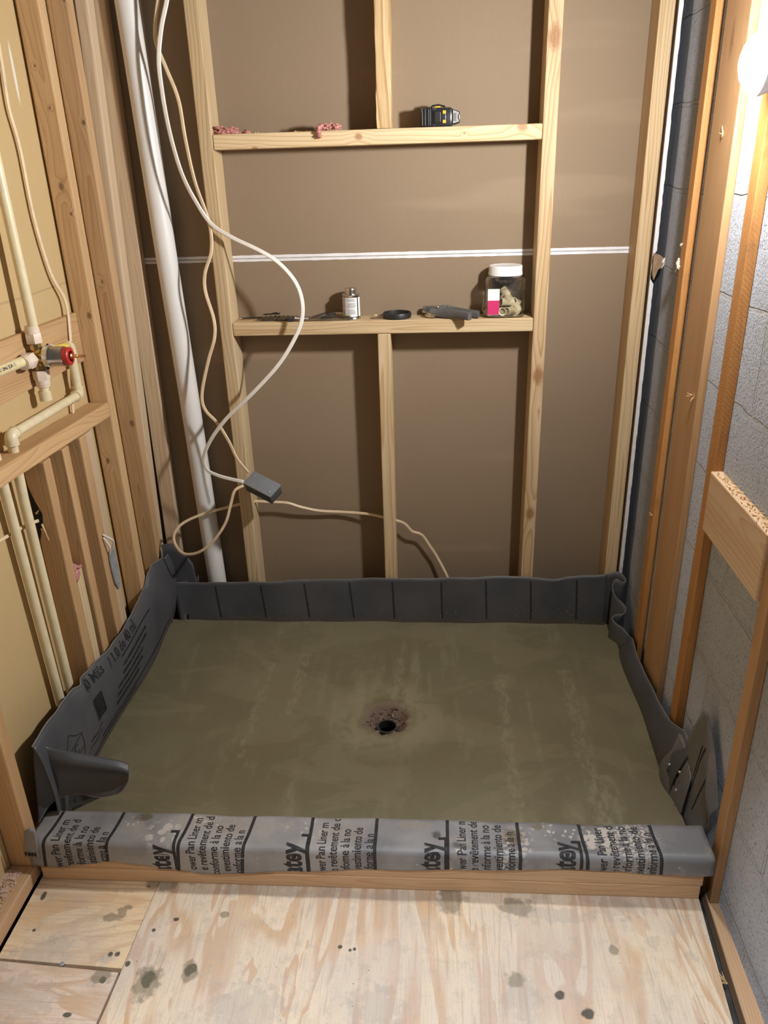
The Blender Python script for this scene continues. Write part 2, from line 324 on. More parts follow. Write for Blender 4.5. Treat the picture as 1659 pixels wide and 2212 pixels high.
def film(name, tint, gloss, rough, k):
    """thin clear plastic: lets light straight through, mirrors a little at a slant"""
    n = NT(name); n.n.remove(n.b); out = [x for x in n.n if x.type == 'OUTPUT_MATERIAL'][0]
    tr = n.new('ShaderNodeBsdfTransparent'); tr.inputs[0].default_value = (*tint, 1)
    gl = n.new('ShaderNodeBsdfGlossy'); gl.inputs[0].default_value = (*gloss, 1); gl.inputs['Roughness'].default_value = rough
    lw = n.new('ShaderNodeLayerWeight'); lw.inputs['Blend'].default_value = .35
    h = n.noise(n.coord(), 55, 2, .5, 1.2); bp = n.new('ShaderNodeBump'); bp.inputs['Strength'].default_value = .35; bp.inputs['Distance'].default_value = .003
    n.link(h, bp.inputs['Height']); n.link(bp.outputs[0], gl.inputs['Normal'])
    f = n.math('ADD', n.math('MULTIPLY', lw.outputs['Fresnel'], .55), k, clamp=True)
    mx = n.new('ShaderNodeMixShader'); n.link(f, mx.inputs[0]); n.link(tr.outputs[0], mx.inputs[1]); n.link(gl.outputs[0], mx.inputs[2]); n.link(mx.outputs[0], out.inputs[0])
    return n.m
M_clear = film('clear_plastic', (.96, .96, .95), (.9, .9, .9), .12, .05)
M_sleeve = film('clear_sleeve', (.70, .68, .64), (.85, .83, .8), .15, .16)
n = NT('glowing_bulb'); n.color((1, 1, 1)); n.b.inputs['Emission Color'].default_value = (*BULB_COLOR, 1); n.b.inputs['Emission Strength'].default_value = BULB_STRENGTH; M_bulb = n.m

# ============================================================ object helpers
def tag(o, label=None, cat=None, group=None, kind=None):
    if label: o['label'] = label
    if cat: o['category'] = cat
    if group: o['group'] = group
    if kind: o['kind'] = kind
    return o
def empty(name, loc=(0,0,0), label=None, cat=None, group=None, rot=(0,0,0), kind=None):
    o = bpy.data.objects.new(name, None); COL.objects.link(o); o.location = loc; o.rotation_euler = rot; o.empty_display_size = .03
    return tag(o, label, cat, group, kind)
class MB:
    """collects shapes into one mesh"""
    def __init__(s): s.bm = bmesh.new()
    def box(s, c, d, rot=None, bev=0.0):
        t = bmesh.new(); bmesh.ops.create_cube(t, size=1.0)
        bmesh.ops.scale(t, vec=Vector(d), verts=t.verts)
        if bev: bmesh.ops.bevel(t, geom=list(t.edges), offset=bev, segments=2, affect='EDGES', profile=.5)
        if rot: bmesh.ops.rotate(t, matrix=Euler(rot).to_matrix(), verts=t.verts)
        bmesh.ops.translate(t, vec=Vector(c), verts=t.verts); return s.add(t)
    def add(s, t):
        me = bpy.data.meshes.new('tmp'); t.to_mesh(me); t.free(); s.bm.from_mesh(me); bpy.data.meshes.remove(me); return s
    def raw(s, vs, fs):
        v = [s.bm.verts.new(p) for p in vs]
        for f in fs:
            try: s.bm.faces.new([v[i] for i in f])
            except ValueError: pass
        return s
    def grid(s, rows, closed=False):
        nr, nc = len(rows), len(rows[0]); vs = [p for r in rows for p in r]; fs = []
        for i in range(nr-1):
            for j in range(nc-1 if not closed else nc):
                k = (j+1) % nc; fs.append((i*nc+j, i*nc+k, (i+1)*nc+k, (i+1)*nc+j))
        return s.raw(vs, fs)
    def tube(s, pts, ra, rb=None, seg=12, cap=True, flat=None):
        """sweep an ellipse (ra across, rb along the flat-normal); ra may be a list of radii"""
        pts = [Vector(p) for p in pts]; rows = []; nrm = None
        for i, p in enumerate(pts):
            t = (pts[min(i+1, len(pts)-1)]-pts[max(i-1, 0)]).normalized()
            if nrm is None:
                ref = Vector(flat) if flat else (Vector((0,0,1)) if abs(t.z) < .9 else Vector((0,1,0)))
            else: ref = Vector(flat) if flat else nrm
            nn = (ref - t*ref.dot(t))
            nrm = nn.normalized() if nn.length > 1e-5 else nrm
            b = t.cross(nrm); R = ra[i] if isinstance(ra, (list, tuple)) else ra; R2 = R if rb is None else rb
            rows.append([p + b*R*math.cos(a) + nrm*R2*math.sin(a) for a in [2*PI*k/seg for k in range(seg)]])
        s.grid(rows, closed=True)
        if cap:
            s.raw(rows[0], [tuple(range(seg-1, -1, -1))]); s.raw(rows[-1], [tuple(range(seg))])
        return s
    def lathe(s, prof, loc=(0,0,0), axis=(0,0,1), seg=32, sx=1.0, sy=1.0, power=None, caps=True):
        q = Vector((0,0,1)).rotation_difference(Vector(axis)); rows = []
        for (r, z) in prof:
            row = []
            for k in range(seg):
                a = 2*PI*k/seg; cx, cy = math.cos(a), math.sin(a)
                if power:
                    l = (abs(cx)**power+abs(cy)**power)**(-1/power); cx *= l; cy *= l
                row.append(Vector(loc) + q @ Vector((r*cx*sx, r*cy*sy, z)))
            rows.append(row)
        s.grid(rows, closed=True)
        if not caps or prof[0] == prof[-1]: return s
        if prof[0][0] > 1e-6: s.raw(rows[0], [tuple(range(seg-1, -1, -1))])
        if prof[-1][0] > 1e-6: s.raw(rows[-1], [tuple(range(seg))])
        return s
    def blob(s, c, r, sc=(1,1,1), jit=.3, sub=2, seed=0):
        rg = random.Random(seed); t = bmesh.new(); bmesh.ops.create_icosphere(t, subdivisions=sub, radius=1.0)
        for v in t.verts: v.co = Vector((v.co.x*sc[0], v.co.y*sc[1], v.co.z*sc[2]))*r*(1+rg.uniform(-jit, jit)) + Vector(c)
        return s.add(t)
    def build(s, name, mat, parent=None, smooth=False, loc=None, rot=None, solid=None, bevel=None, sub=0, sharp=None):
        bmesh.ops.remove_doubles(s.bm, verts=s.bm.verts, dist=1e-6)
        bmesh.ops.recalc_face_normals(s.bm, faces=s.bm.faces)
        me = bpy.data.meshes.new(name); s.bm.to_mesh(me); s.bm.free(); me.materials.append(mat)
        o = bpy.data.objects.new(name, me); COL.objects.link(o)
        if parent: o.parent = parent
        if loc: o.location = loc
        if rot: o.rotation_euler = rot
        if smooth:
            for f in me.polygons: f.use_smooth = True
            if sharp is not None: me.set_sharp_from_angle(angle=math.radians(sharp))
        if solid: m = o.modifiers.new('thickness', 'SOLIDIFY'); m.thickness = solid; m.offset = 0
        if bevel: m = o.modifiers.new('bevel', 'BEVEL'); m.width = bevel; m.segments = 2; m.limit_method = 'ANGLE'
        if sub: m = o.modifiers.new('sub', 'SUBSURF'); m.levels = sub; m.render_levels = sub
        return o
def spline(pts, k=8):
    """Catmull-Rom through the points"""
    P = [Vector(p) for p in pts]; P = [P[0]*2-P[1]] + P + [P[-1]*2-P[-2]]; out = []
    for i in range(1, len(P)-2):
        a, b, c, d = P[i-1], P[i], P[i+1], P[i+2]
        for j in range(k):
            t = j/k
            out.append(.5*((2*b)+(c-a)*t+(2*a-5*b+4*c-d)*t*t+(3*b-a-3*c+d)*t**3))
    out.append(P[-2]); return out
def resample(pts, n_):
    pts = [Vector(p) for p in pts]; L = [0]
    for a, b in zip(pts, pts[1:]): L.append(L[-1]+(b-a).length)
    out = []; j = 0
    for i in range(n_):
        s = L[-1]*i/(n_-1)
        while j < len(L)-2 and L[j+1] < s: j += 1
        t = (s-L[j])/max(1e-9, L[j+1]-L[j]); out.append(pts[j].lerp(pts[j+1], min(1, max(0, t))))
    return out
def interp(tab, x):
    if x <= tab[0][0]: return tab[0][1]
    for (a, b), (c, d) in zip(tab, tab[1:]):
        if x <= c:
            t = (x-a)/(c-a); t = t*t*(3-2*t); return b+(d-b)*t
    return tab[-1][1]

def board(name, lo_, hi, axis, mat, label=None, cat=None, group=None, parent=None, bev=.003, tilt=None, wob=0.0, kind=None, segs=1):
    """a length of timber from corner lo_ to corner hi; its mesh lies along local Z"""
    lo_, hi = Vector(lo_), Vector(hi); c = (lo_+hi)/2; d = hi-lo_
    if axis == 'z': L, dx, dy, rot = d.z, d.x, d.y, Matrix.Identity(3)
    elif axis == 'x': L, dx, dy, rot = d.x, d.z, d.y, Matrix.Rotation(PI/2, 3, 'Y')
    else: L, dx, dy, rot = d.y, d.x, d.z, Matrix.Rotation(-PI/2, 3, 'X')
    mb = MB(); mb.box((0,0,0), (dx, dy, L), bev=bev)
    if segs > 1:
        for k in range(1, segs):
            bmesh.ops.bisect_plane(mb.bm, geom=list(mb.bm.verts)+list(mb.bm.edges)+list(mb.bm.faces), plane_co=(0,0,-L/2+L*k/segs), plane_no=(0,0,1))
        rg = random.Random(name+str(L)); ph = rg.uniform(0, 6)
        for v in mb.bm.verts:
            if abs(v.co.z) < L/2-.02:
                v.co.x += wob*math.sin(v.co.z*9+ph)*(1 if v.co.x > 0 else .6)+rg.uniform(-wob, wob)*.4; v.co.y += wob*math.sin(v.co.z*13+ph*2)+rg.uniform(-wob, wob)*.4
    o = mb.build(name, mat, parent)
    m = rot.to_4x4(); 
    if tilt: m = Euler(tilt).to_matrix().to_4x4() @ m
    o.rotation_euler = m.to_euler(); o.location = c
    return tag(o, label, cat, group, kind)

# text as a flat mesh: returns a bmesh in (u right, v up), cut into slices so it can bend
def text_bm(body, size=.02, sx=1.0, bold=0.0, step=None, space=1.0, line=1.0):
    cu = bpy.data.curves.new('lettering', 'FONT'); cu.body = body; cu.size = size; cu.offset = bold; cu.space_character = space; cu.resolution_u = 3; cu.space_line = line
    ob = bpy.data.objects.new('lettering', cu); COL.objects.link(ob)
    dg = bpy.context.evaluated_depsgraph_get(); me = bpy.data.meshes.new_from_object(ob.evaluated_get(dg))
    bm = bmesh.new(); bm.from_mesh(me); bpy.data.objects.remove(ob); bpy.data.curves.remove(cu); bpy.data.meshes.remove(me)
    for v in bm.verts: v.co.x *= sx
    if step:
        xs = [v.co.x for v in bm.verts]; x = min(xs)+step
        while x < max(xs):
            bmesh.ops.bisect_plane(bm, geom=list(bm.verts)+list(bm.edges)+list(bm.faces), plane_co=(x,0,0), plane_no=(1,0,0)); x += step
    return bm
def rect_bm(u0, v0, u1, v1, step=.004):
    bm = bmesh.new(); k = max(1, int((u1-u0)/step)); l = max(1, int((v1-v0)/step)); k = min(k, 60); l = min(l, 8)
    g = [[bm.verts.new((u0+(u1-u0)*i/k, v0+(v1-v0)*j/l, 0)) for j in range(l+1)] for i in range(k+1)]
    for i in range(k):
        for j in range(l): bm.faces.new((g[i][j], g[i+1][j], g[i+1][j+1], g[i][j+1]))
    return bm
def cut(bm, co, no):
    bmesh.ops.bisect_plane(bm, geom=list(bm.verts)+list(bm.edges)+list(bm.faces), plane_co=co, plane_no=no, clear_outer=True)
    return bm
def mapped(mb, bm, fn):
    for v in bm.verts: v.co = Vector(fn(v.co.x, v.co.y))
    mb.add(bm)
# ============================================================ the setting
def slab_poly(name, pts, z0, z1, mat, parent=None, bev=0.0):
    mb = MB(); k = len(pts); mb.raw([(x, y, z0) for x, y in pts]+[(x, y, z1) for x, y in pts],
        [tuple(range(k-1, -1, -1)), tuple(range(k, 2*k))]+[(i, (i+1) % k, k+(i+1) % k, k+i) for i in range(k)])
    return mb.build(name, mat, parent)
mb = MB(); mb.box((.75, -.35, -.105), (2.0, 3.4, .05)); tag(mb.build('floor', M_slab), kind='structure')
mb = MB(); mb.box((XBLK+.05, -.4, 1.15), (.1, 3.26, 2.5)); tag(mb.build('wall_right', M_block), kind='structure')
mb = MB(); mb.box((XLW-.0065, -.52, 1.16), (.013, 3.28, 2.48)); tag(mb.build('wall_left', M_tan), kind='structure')
wb = empty('wall_back', (0, YB, 0), kind='structure')
mb = MB(); mb.box((.701, .0065, 1.824), (1.594, .013, 1.155)); mb.build('gypsum_sheet', M_paper, wb)
mb = MB(); mb.box((.701, .0065, .617), (1.594, .013, 1.234)); mb.build('gypsum_sheet', M_paper, wb)
for z, h in ((1.2340, .0066), (1.2444, .0076)):          # the bare white edges either side of the joint
    mb = MB(); rows = []
    rg = random.Random(int(z*1000))
    xs = [-.09+1.58*i/80 for i in range(81)]
    for i, x in enumerate(xs):
        a = h/2+rg.uniform(-.0006, .0006); rows.append([(x, .0002, z-a), (x, -.0011, z-a), (x, -.0011, z+a), (x, .0002, z+a)])
    mb.grid(rows, closed=True); tag(mb.build('joint_edge', M_gyps, wb), 'white bare edge of the sheet')
mb = MB(); mb.box((.701, .0058, 1.2390), (1.58, .0116, .0120)); mb.build('joint_gap', plain('grey_joint_gap', (.42, .40, .39), .9), wb)

# ============================================================ framing of the back wall
GB = 'pale studs of the back wall'
board('wall_stud', (.279, D, .0), (.317, YB, TOP), 'z', M_new2, 'pale back wall stud left of the shelves, cables crossing it', 'stud', GB)
board('wall_stud', (1.192, D, .0), (1.230, YB, TOP), 'z', M_newr, 'pale knotty back wall stud right of the shelves and jar', 'stud', GB)
board('wall_stud', (.7436, D, .0), (.7816, YB, 1.0298), 'z', M_new2, 'short pale stud under the lower shelf board, middle of the back wall', 'stud', GB)
board('wall_stud', (.7592, D, 1.5679), (.7972, YB, TOP), 'z', M_rough, 'short split and bark-edged stud standing on the upper board', 'stud', GB, wob=.0022, segs=34, bev=.0015)
board('wall_stud', (1.462, D, .0), (1.500, YB, TOP), 'z', M_new, 'pale end stud of the back wall beside the white gypsum edge', 'stud', GB)
sh_lo = board('blocking_board', (.3175, D, 1.0302), (1.1915, YB, 1.0682), 'x', M_new, 'pale lower shelf board holding the jar and the can', 'board', 'pale boards between the back wall studs')
sh_up = board('blocking_board', (.3175, D, 1.5294), (1.1915, YB, 1.5674), 'x', M_newu, 'pale upper board holding the tape measure', 'board', 'pale boards between the back wall studs')
ZS, ZU = 1.0682, 1.5674
# gypsum offcut beside the end stud, white core edge towards the room, torn at mid height
dg_ = empty('gypsum_strip', (1.5125, 1.08, 0), 'narrow gypsum strip with rough white edge beside the back wall end stud', 'drywall')
mb = MB(); rg = random.Random(3); rows = []
for i in range(161):
    z = TOP*i/160; j = rg.uniform(-.0010, .0006)
    if 1.165 < z < 1.24: j -= .010
    rows.append([(-.0055, -.044, z), (.0050+j, -.044+rg.uniform(-.001, .001), z), (.0058, .045, z), (-.0055, .045, z)])
mb.grid(rows, closed=True); mb.raw(rows[0], [(3, 2, 1, 0)]); mb.raw(rows[-1], [(0, 1, 2, 3)]); mb.build('core', M_gyps, dg_)
mb = MB(); mb.box((-.0062, .0, TOP/2), (.0010, .088, TOP)); mb.build('paper_face', M_brownp, dg_)
mb = MB(); ov = [(-.004, -.052, 1.238), (.012, -.056, 1.234), (.027, -.050, 1.222), (.021, -.054, 1.204), (.010, -.058, 1.196), (.006, -.056, 1.182), (.002, -.055, 1.168), (-.003, -.052, 1.185)]
mb.raw(ov+[(x, y+.010, z) for x, y, z in ov], [tuple(range(8)), tuple(range(15, 7, -1))]+[(i, (i+1) % 8, 8+(i+1) % 8, 8+i) for i in range(8)])
tag(mb.build('torn_flap', M_brownp, dg_), 'torn brown paper flap')
mb = MB(); mb.blob((.024, -.047, 1.214), .008, (.7, .6, 1.5), .35, 2, 4); mb.blob((.020, -.046, 1.202), .005, (.8, .7, 1.2), .35, 2, 5); tag(mb.build('broken_core', M_gyps, dg_), 'crumbled white core')

# ============================================================ left wall framing
GL = 'old studs of the left wall'
board('wall_stud', (XLW+.002, .0, .0385), (0, .036, TOP), 'z', M_old, 'old brown stud at the near left end of the curb', 'stud', GL, bev=.004)
board('wall_stud', (XLW+.005, .826, .0385), (0, .868, TOP), 'z', M_olds, 'old brown full-height stud where the short ledge ends', 'stud', GL, bev=.005)
board('wall_stud', (XLW+.005, .995, .0385), (0, 1.035, TOP), 'z', M_olds2, 'old brown cracked stud between the ledge stud and the corner', 'stud', GL, bev=.005)
board('corner_stud', (-.024, D+.001, .0), (.013, 1.090, TOP), 'z', M_old_pale, 'pale greyish corner stud where left and back walls meet', 'stud', bev=.006, tilt=(0, .0285, 0))
board('nailer_stud', (.004, 1.0925, .0), (.052, YB-.001, TOP), 'z', M_old_pale, 'dull stud tucked between the corner stud and the white pipe', 'stud', bev=.003, tilt=(0, .010, 0))
board('bottom_plate', (XLW-.0, -1.3, .0005), (-.002, .98, .0380), 'y', M_curb, 'worn bottom plate along the left wall, covered in sawdust', 'board', bev=.004)
GC = 'cripple studs under the ledge'
def cripple(y0, y1, ztop, label, x0=XLW+.005, mat=None):
    return board('cripple_stud', (x0, y0, .0385), (-.001, y1, ztop), 'z', mat or M_old, label, 'stud', GC, bev=.003)
c1 = cripple(.414, .450, .868, 'cripple stud nearest the cream pipes, wide dark brown face', XLW+.008)
cripple(.514, .549, .864, 'middle cripple stud under the ledge, pink scrap before it')
cripple(.613, .650, .860, 'rough-edged cripple stud under the ledge carrying the grey metal plate')
cripple(.6515, .690, .8585, 'smooth pale cripple stud tight behind the plated one', mat=M_old_pale)
board('stud_offcut', (-.052, .462, .0385), (-.008, .504, .545), 'z', M_new2, 'short pale offcut upright between two cripple studs, pink scrap on top', 'board', tilt=(0, 0, .08))
board('ledge_board', (XLW+.001, .040, .872), (.0, .822, .9125), 'y', M_old, 'old horizontal ledge board drilled for the cream pipes', 'board', bev=.004, tilt=(-.043, 0, 0))
board('backing_board', (XLW+.001, .040, 1.018), (-.047, .824, 1.148), 'y', M_old, 'wide old board behind the shower valve', 'board', bev=.002, tilt=(-.012, 0, 0))
# broken hole at the back edge of the first cripple stud
mb = MB(); pts = [(-.0536, .4136, .660), (-.044, .4134, .690), (-.037, .4134, .702), (-.032, .4134, .737), (-.043, .4134, .768), (-.0536, .4136, .815)]
mb.raw(pts+[(x, y+.006, z) for x, y, z in pts], [(0, 1, 2, 3, 4, 5), (11, 10, 9, 8, 7, 6)])
o = mb.build('broken_hole', M_dark); o.parent = c1; o.matrix_parent_inverse = (Matrix.Translation(c1.location) @ c1.rotation_euler.to_matrix().to_4x4()).inverted()
for (a, b) in (((-.036, .409, .712), (-.022, .400, .672)), ((-.040, .409, .70), (-.030, .402, .680)), ((-.044, .409, .74), (-.034, .405, .75))):
    mb = MB(); mb.tube([a, b], [.003, .0008], seg=5)
    o = mb.build('splinter', M_splinter); o.parent = c1; o.matrix_parent_inverse = (Matrix.Translation(c1.location)).inverted()

# ============================================================ right wall furring
XF = 1.521
board('furring_strip', (XF, .787, .0), (XBLK-.0005, .828, TOP), 'z', M_fur, 'narrow rough orange furring strip nearest the back corner', 'strip', 'furring strips on the block wall', bev=.002)
board('furring_board', (XF, .562, .0), (XBLK-.0005, .712, TOP), 'z', M_fur2, 'wide brown furring board between two narrow strips on block wall', 'board', bev=.003)
board('furring_strip', (XF-.003, .387, .0), (XBLK-.0005, .430, TOP), 'z', M_fur, 'narrow rough orange furring strip behind the bulb, above the short crosspiece', 'strip', 'furring strips on the block wall', bev=.002)
board('furring_strip', (XF-.002, .024, -.0395), (XBLK-.0005, .062, TOP), 'z', M_fur2, 'near brown furring strip standing on the floor plate at right', 'strip', 'furring strips on the block wall', bev=.002)
board('crosspiece_board', (1.512, .0635, .710), (XBLK-.001, .3855, .850), 'y', M_cross, 'wide short crosspiece board with splintered pale top on block wall', 'board', bev=.003)
board('bottom_plate', (1.499, -1.05, -.0785), (1.536, .30, -.0405), 'y', M_curb, 'bottom plate along the block wall right of the plywood gap', 'board', bev=.003, tilt=(0, 0, -.045))
# rough splintered top of the crosspiece
rg = random.Random(11); mb = MB()
for i in range(90):
    y = rg.uniform(.08, .375); x = rg.uniform(1.516, 1.536); l = rg.uniform(.006, .018)
    mb.tube([(x, y, .8495), (x+rg.uniform(-.006, .006), y-l*.8, .8510+rg.uniform(0, .005))], [.0016, .0004], seg=4)
cp = bpy.data.objects['crosspiece_board']
o = mb.build('splinters', M_splinter); o.parent = cp; o.matrix_parent_inverse = (Matrix.Translation(cp.location) @ cp.rotation_euler.to_matrix().to_4x4()).inverted()
tag(o, 'pale raised splinters', kind='stuff')
# foam crumbs, splinters caught on the strips
mb = MB(); mb.blob((1.524, .836, 1.235), .010, (.8, .9, 1.2), .3, 2, 21); mb.blob((1.522, .826, 1.226), .007, (.9, 1, .8), .35, 2, 22); mb.tube([(1.520, .832, 1.228), (1.516, .836, 1.214)], [.003, .001], seg=6)
tag(mb.build('foam_lump', M_whitechip), 'larger cream foam lump stuck beside the narrow strip, lower one', 'foam', 'foam crumbs by the strip')
mb = MB(); mb.blob((1.524, .834, 1.277), .0065, (.8, 1.3, .7), .3, 2, 23); mb.blob((1.522, .824, 1.280), .004, (.8, 1.3, .8), .3, 2, 24)
tag(mb.build('foam_lump', M_whitechip), 'smaller cream foam crumb stuck beside the narrow strip, upper one', 'foam', 'foam crumbs by the strip')
def splinter(name, c, label, n_=5, seed=1, L=.022):
    rg = random.Random(seed); mb = MB()
    for k in range(n_):
        d = Vector((-abs(rg.uniform(.2, 1)), rg.uniform(-1, 1), rg.uniform(-.6, 1))).normalized()
        mb.tube([Vector(c)-d*.002, Vector(c)+d*L*rg.uniform(.5, 1)], [.0022, .0005], seg=5)
    tag(mb.build(name, M_splinter), label, 'splinter', 'loose splinters on the right wall')
splinter('wood_splinter', (1.5205, .585, .962), 'tuft of pale splinters on the edge of the wide furring board', 6, 3)
splinter('wood_splinter', (1.5205, .628, 1.519), 'pale splinter high on the wide furring board near the bulb', 4, 4, .02)
splinter('wood_splinter', (1.5205, .800, .557), 'small white chip low on the narrowest back strip', 3, 5, .012)
splinter('wood_splinter', (1.494, -.162, -.040), 'pale splinters hanging over the gap from the right plate', 7, 6, .03)

# ============================================================ floor sheets
PL1 = plywood('plywood_wide', False, 1.7, (
    [(.334, -.228, .017, .021), (.415, -.205, .014, .015), (.282, -.198, .006, .007), (1.153, -.229, .011, .010), (1.20, -.262, .014, .012), (.714, -.143, .006, .005), (.744, -.147, .004, .004), (.735, -.150, .004, .004), (.35, -.092, .006, .005), (.31, -.12, .005, .005)],
    [(.946, -.020, .036, .042), (1.086, -.036, .040, .026), (.299, -.004, .03, .02), (.334, -.236, .030, .040), (.453, -.076, .012, .008), (1.275, -.128, .012, .012), (1.07, -.20, .022, .02), (.415, -.21, .02, .024)],
    [(.52, -.015, .12, .02), (.80, -.02, .16, .018), (1.30, -.03, .06, .03), (1.17, -.05, .10, .02), (.55, -.28, .09, .06), (1.36, -.11, .02, .018), (.80, -.27, .06, .05), (1.08, -.24, .04, .05)]))
PL2 = plywood('plywood_offcut', True, 5.2, (
    [(.031, -.044, .007, .013), (.252, -.178, .006, .006), (.237, -.178, .006, .007), (.05, -.13, .004, .004), (.262, -.01, .004, .004)],
    [(.205, -.092, .024, .014), (.222, -.074, .012, .008), (.234, -.066, .012, .006), (.224, -.084, .013, .012), (.275, -.002, .03, .016)],
    [(.11, -.16, .05, .022), (.07, -.19, .05, .02), (.24, -.19, .02, .012)]), light=(.84, .65, .42), dark=(.68, .45, .25))
PL3 = plywood('plywood_near', True, 9.1, (
    [(.243, -.232, .008, .008), (.20, -.305, .010, .006)],
    [(.236, -.224, .024, .018)],
    [(.08, -.28, .10, .05), (.05, -.34, .08, .03), (.18, -.36, .08, .04)]), light=(.74, .60, .48), dark=(.62, .43, .29))
GF = 'plywood floor sheets'
tag(slab_poly('plywood_sheet', [(.290, 1.02), (.283, 0), (.269, -.35), (.215, -1.5), (1.39, -1.5), (1.463, -.30), (1.484, 0), (1.484, 1.02)], -.018, 0, PL1), 'widest stained plywood floor sheet before the curb, long swirling grain', 'plywood', GF)
tag(slab_poly('plywood_sheet', [(.004, 1.02), (.004, -.196), (.2732, -.2085), (.2815, 0), (.2885, 1.02)], -.018, -.0003, PL2), 'small tan plywood sheet at the left end of the curb', 'plywood', GF)
tag(slab_poly('plywood_sheet', [(.004, -.200), (.268, -.2155), (.262, -.35), (.208, -1.5), (.004, -1.5)], -.021, -.003, PL3), 'dusty plywood sheet in the near left corner', 'plywood', GF)
mb = MB(); mb.lathe([(.0, .0012), (.004, .0012), (.0052, .0002), (.0052, -.001)], (.145, -.2035, .0), seg=14)
tag(mb.build('floor_screw', M_galv), 'grey screw head sunk at the plywood seam lower left', 'screw')
# curb of three stacked lengths
GK = 'stacked curb timbers'
board('curb_board', (.010, .0005, .0002), (1.484, .0885, .0378), 'x', M_curb, 'lowest curb timber, resting on the plywood', 'board', GK, bev=.003)
board('curb_board', (.006, .0005, .0381), (1.487, .0885, .0757), 'x', M_curb, 'middle curb timber, partly under the grey liner', 'board', GK, bev=.003)
board('curb_board', (.006, .0005, .0760), (1.487, .0885, .1136), 'x', M_curb, 'top curb timber wrapped by the grey liner', 'board', GK, bev=.003)
# sawdust on the left plate
rg = random.Random(5); mb = MB()
for i in range(260):
    y = rg.uniform(-.20, -.008); x = rg.uniform(-.082, -.022); a = rg.uniform(0, 6.28); l = rg.uniform(.004, .010); k = rg.uniform(-1, 1)
    pts = [(x+math.cos(a+k*t)*l*t, y+math.sin(a+k*t)*l*t, .0395+rg.uniform(0, .0022)) for t in (0, .5, 1)]
    mb.tube(pts, [.0010, .0017, .0006], seg=5)
for i in range(30):
    mb.blob((rg.uniform(-.08, -.03), rg.uniform(-.19, -.01), .0385), rg.uniform(.006, .012), (1, 1, .22), .25, 1, i)
tag(mb.build('sawdust', M_dust), 'curled sawdust and shavings on the left bottom plate', 'sawdust', kind='stuff')

# ============================================================ mortar bed with the drain
DX, DY = .776, .505
mb = MB(); rows = []
xs = [.006+1.480*i/120 for i in range(121)]; ys = [.0925+.9135*j/84 for j in range(85)]
xs = sorted(set(xs+[DX+.11*(i/24-.5)*2 for i in range(25)])); ys = sorted(set(ys+[DY+.11*(i/24-.5)*2 for i in range(25)]))
rg = random.Random(9)
def mortar_z(x, y):
    d = math.hypot(x-DX, (y-DY)*1.25); z = .056+.014*min(1, d/.62)+.0012*math.sin(x*13+y*5)+.0010*math.sin(y*17-x*4)
    if x < .25 and y > .7: z += .006*(1-x/.25)*(y-.7)/.3
    r = math.hypot(x-DX, y-(DY+.012))+.006*math.sin(5*math.atan2(y-DY, x-DX)+1)+.003*math.sin(11*math.atan2(y-DY, x-DX))
    if r < .062: z -= .030*min(1, ((.062-r)/.028))
    if math.hypot(x-DX, y-(DY-.004)) < .0275: z = .004
    z += .0022*math.exp(-((r-.085)/.02)**2)
    return z
for y in ys: rows.append([(x, y, mortar_z(x, y)+(rg.uniform(-.0025, .0025) if .03 < math.hypot(x-DX, y-DY) < .055 else 0)) for x in xs])
# side skirts
rows = [[(x, ys[0], .0005) for x in xs]]+rows+[[(x, ys[-1], .0005) for x in xs]]
mb.grid(rows)
for row in ([r[0] for r in rows], [r[-1] for r in rows]):
    mb.grid([row, [(p[0], p[1], .0005) for p in row]])
tag(mb.build('mortar_bed', M_mortar, smooth=True, sharp=50), 'olive grey wet mortar bed filling the shower pan', 'mortar')
mo = bpy.data.objects['mortar_bed']
mb = MB(); rg = random.Random(77)
for k in range(230):
    a_ = rg.uniform(0, 2*PI); r_ = rg.uniform(.028, .058)*(1.0 if math.sin(a_) > -.2 else .8); x, y = DX+r_*math.cos(a_), DY+.012+r_*math.sin(a_)
    mb.blob((x, y, mortar_z(x, y)+rg.uniform(-.001, .0022)), rg.uniform(.0014, .0036), (rg.uniform(.8, 1.5), rg.uniform(.8, 1.4), rg.uniform(.6, 1.1)), .35, 1, k)
n = NT('wet_pit_gravel'); q_ = n.coord(); n.color(n.mix(n.ramp(n.noise(q_, 190, 3, .7), [(.35, 0.0), (.65, 1.0)]), (.035, .020, .015), (.30, .215, .165))); n.set(Roughness=.3)
tag(mb.build('gravel', n.m, mo), 'dark wet gravel round the drain', kind='stuff')
dr = empty('shower_drain', (DX, DY-.004, .022), 'round black drain opening sunk in the mortar bed', 'drain')
mb = MB(); mb.lathe([(.0235, .0), (.0235, .0225), (.0250, .0245), (.0285, .0245), (.0290, .022), (.0290, .0)], seg=40); tag(mb.build('threaded_collar', plain('scuffed_drain_collar', (.06, .06, .058), .25), dr, smooth=True, sharp=40), 'scuffed dark collar')
mb = MB(); mb.lathe([(.0235, .0235), (.0234, .0), (.0, .0)], seg=40, caps=False); mb.build('drain_bore', M_dark, dr, smooth=True, sharp=40)

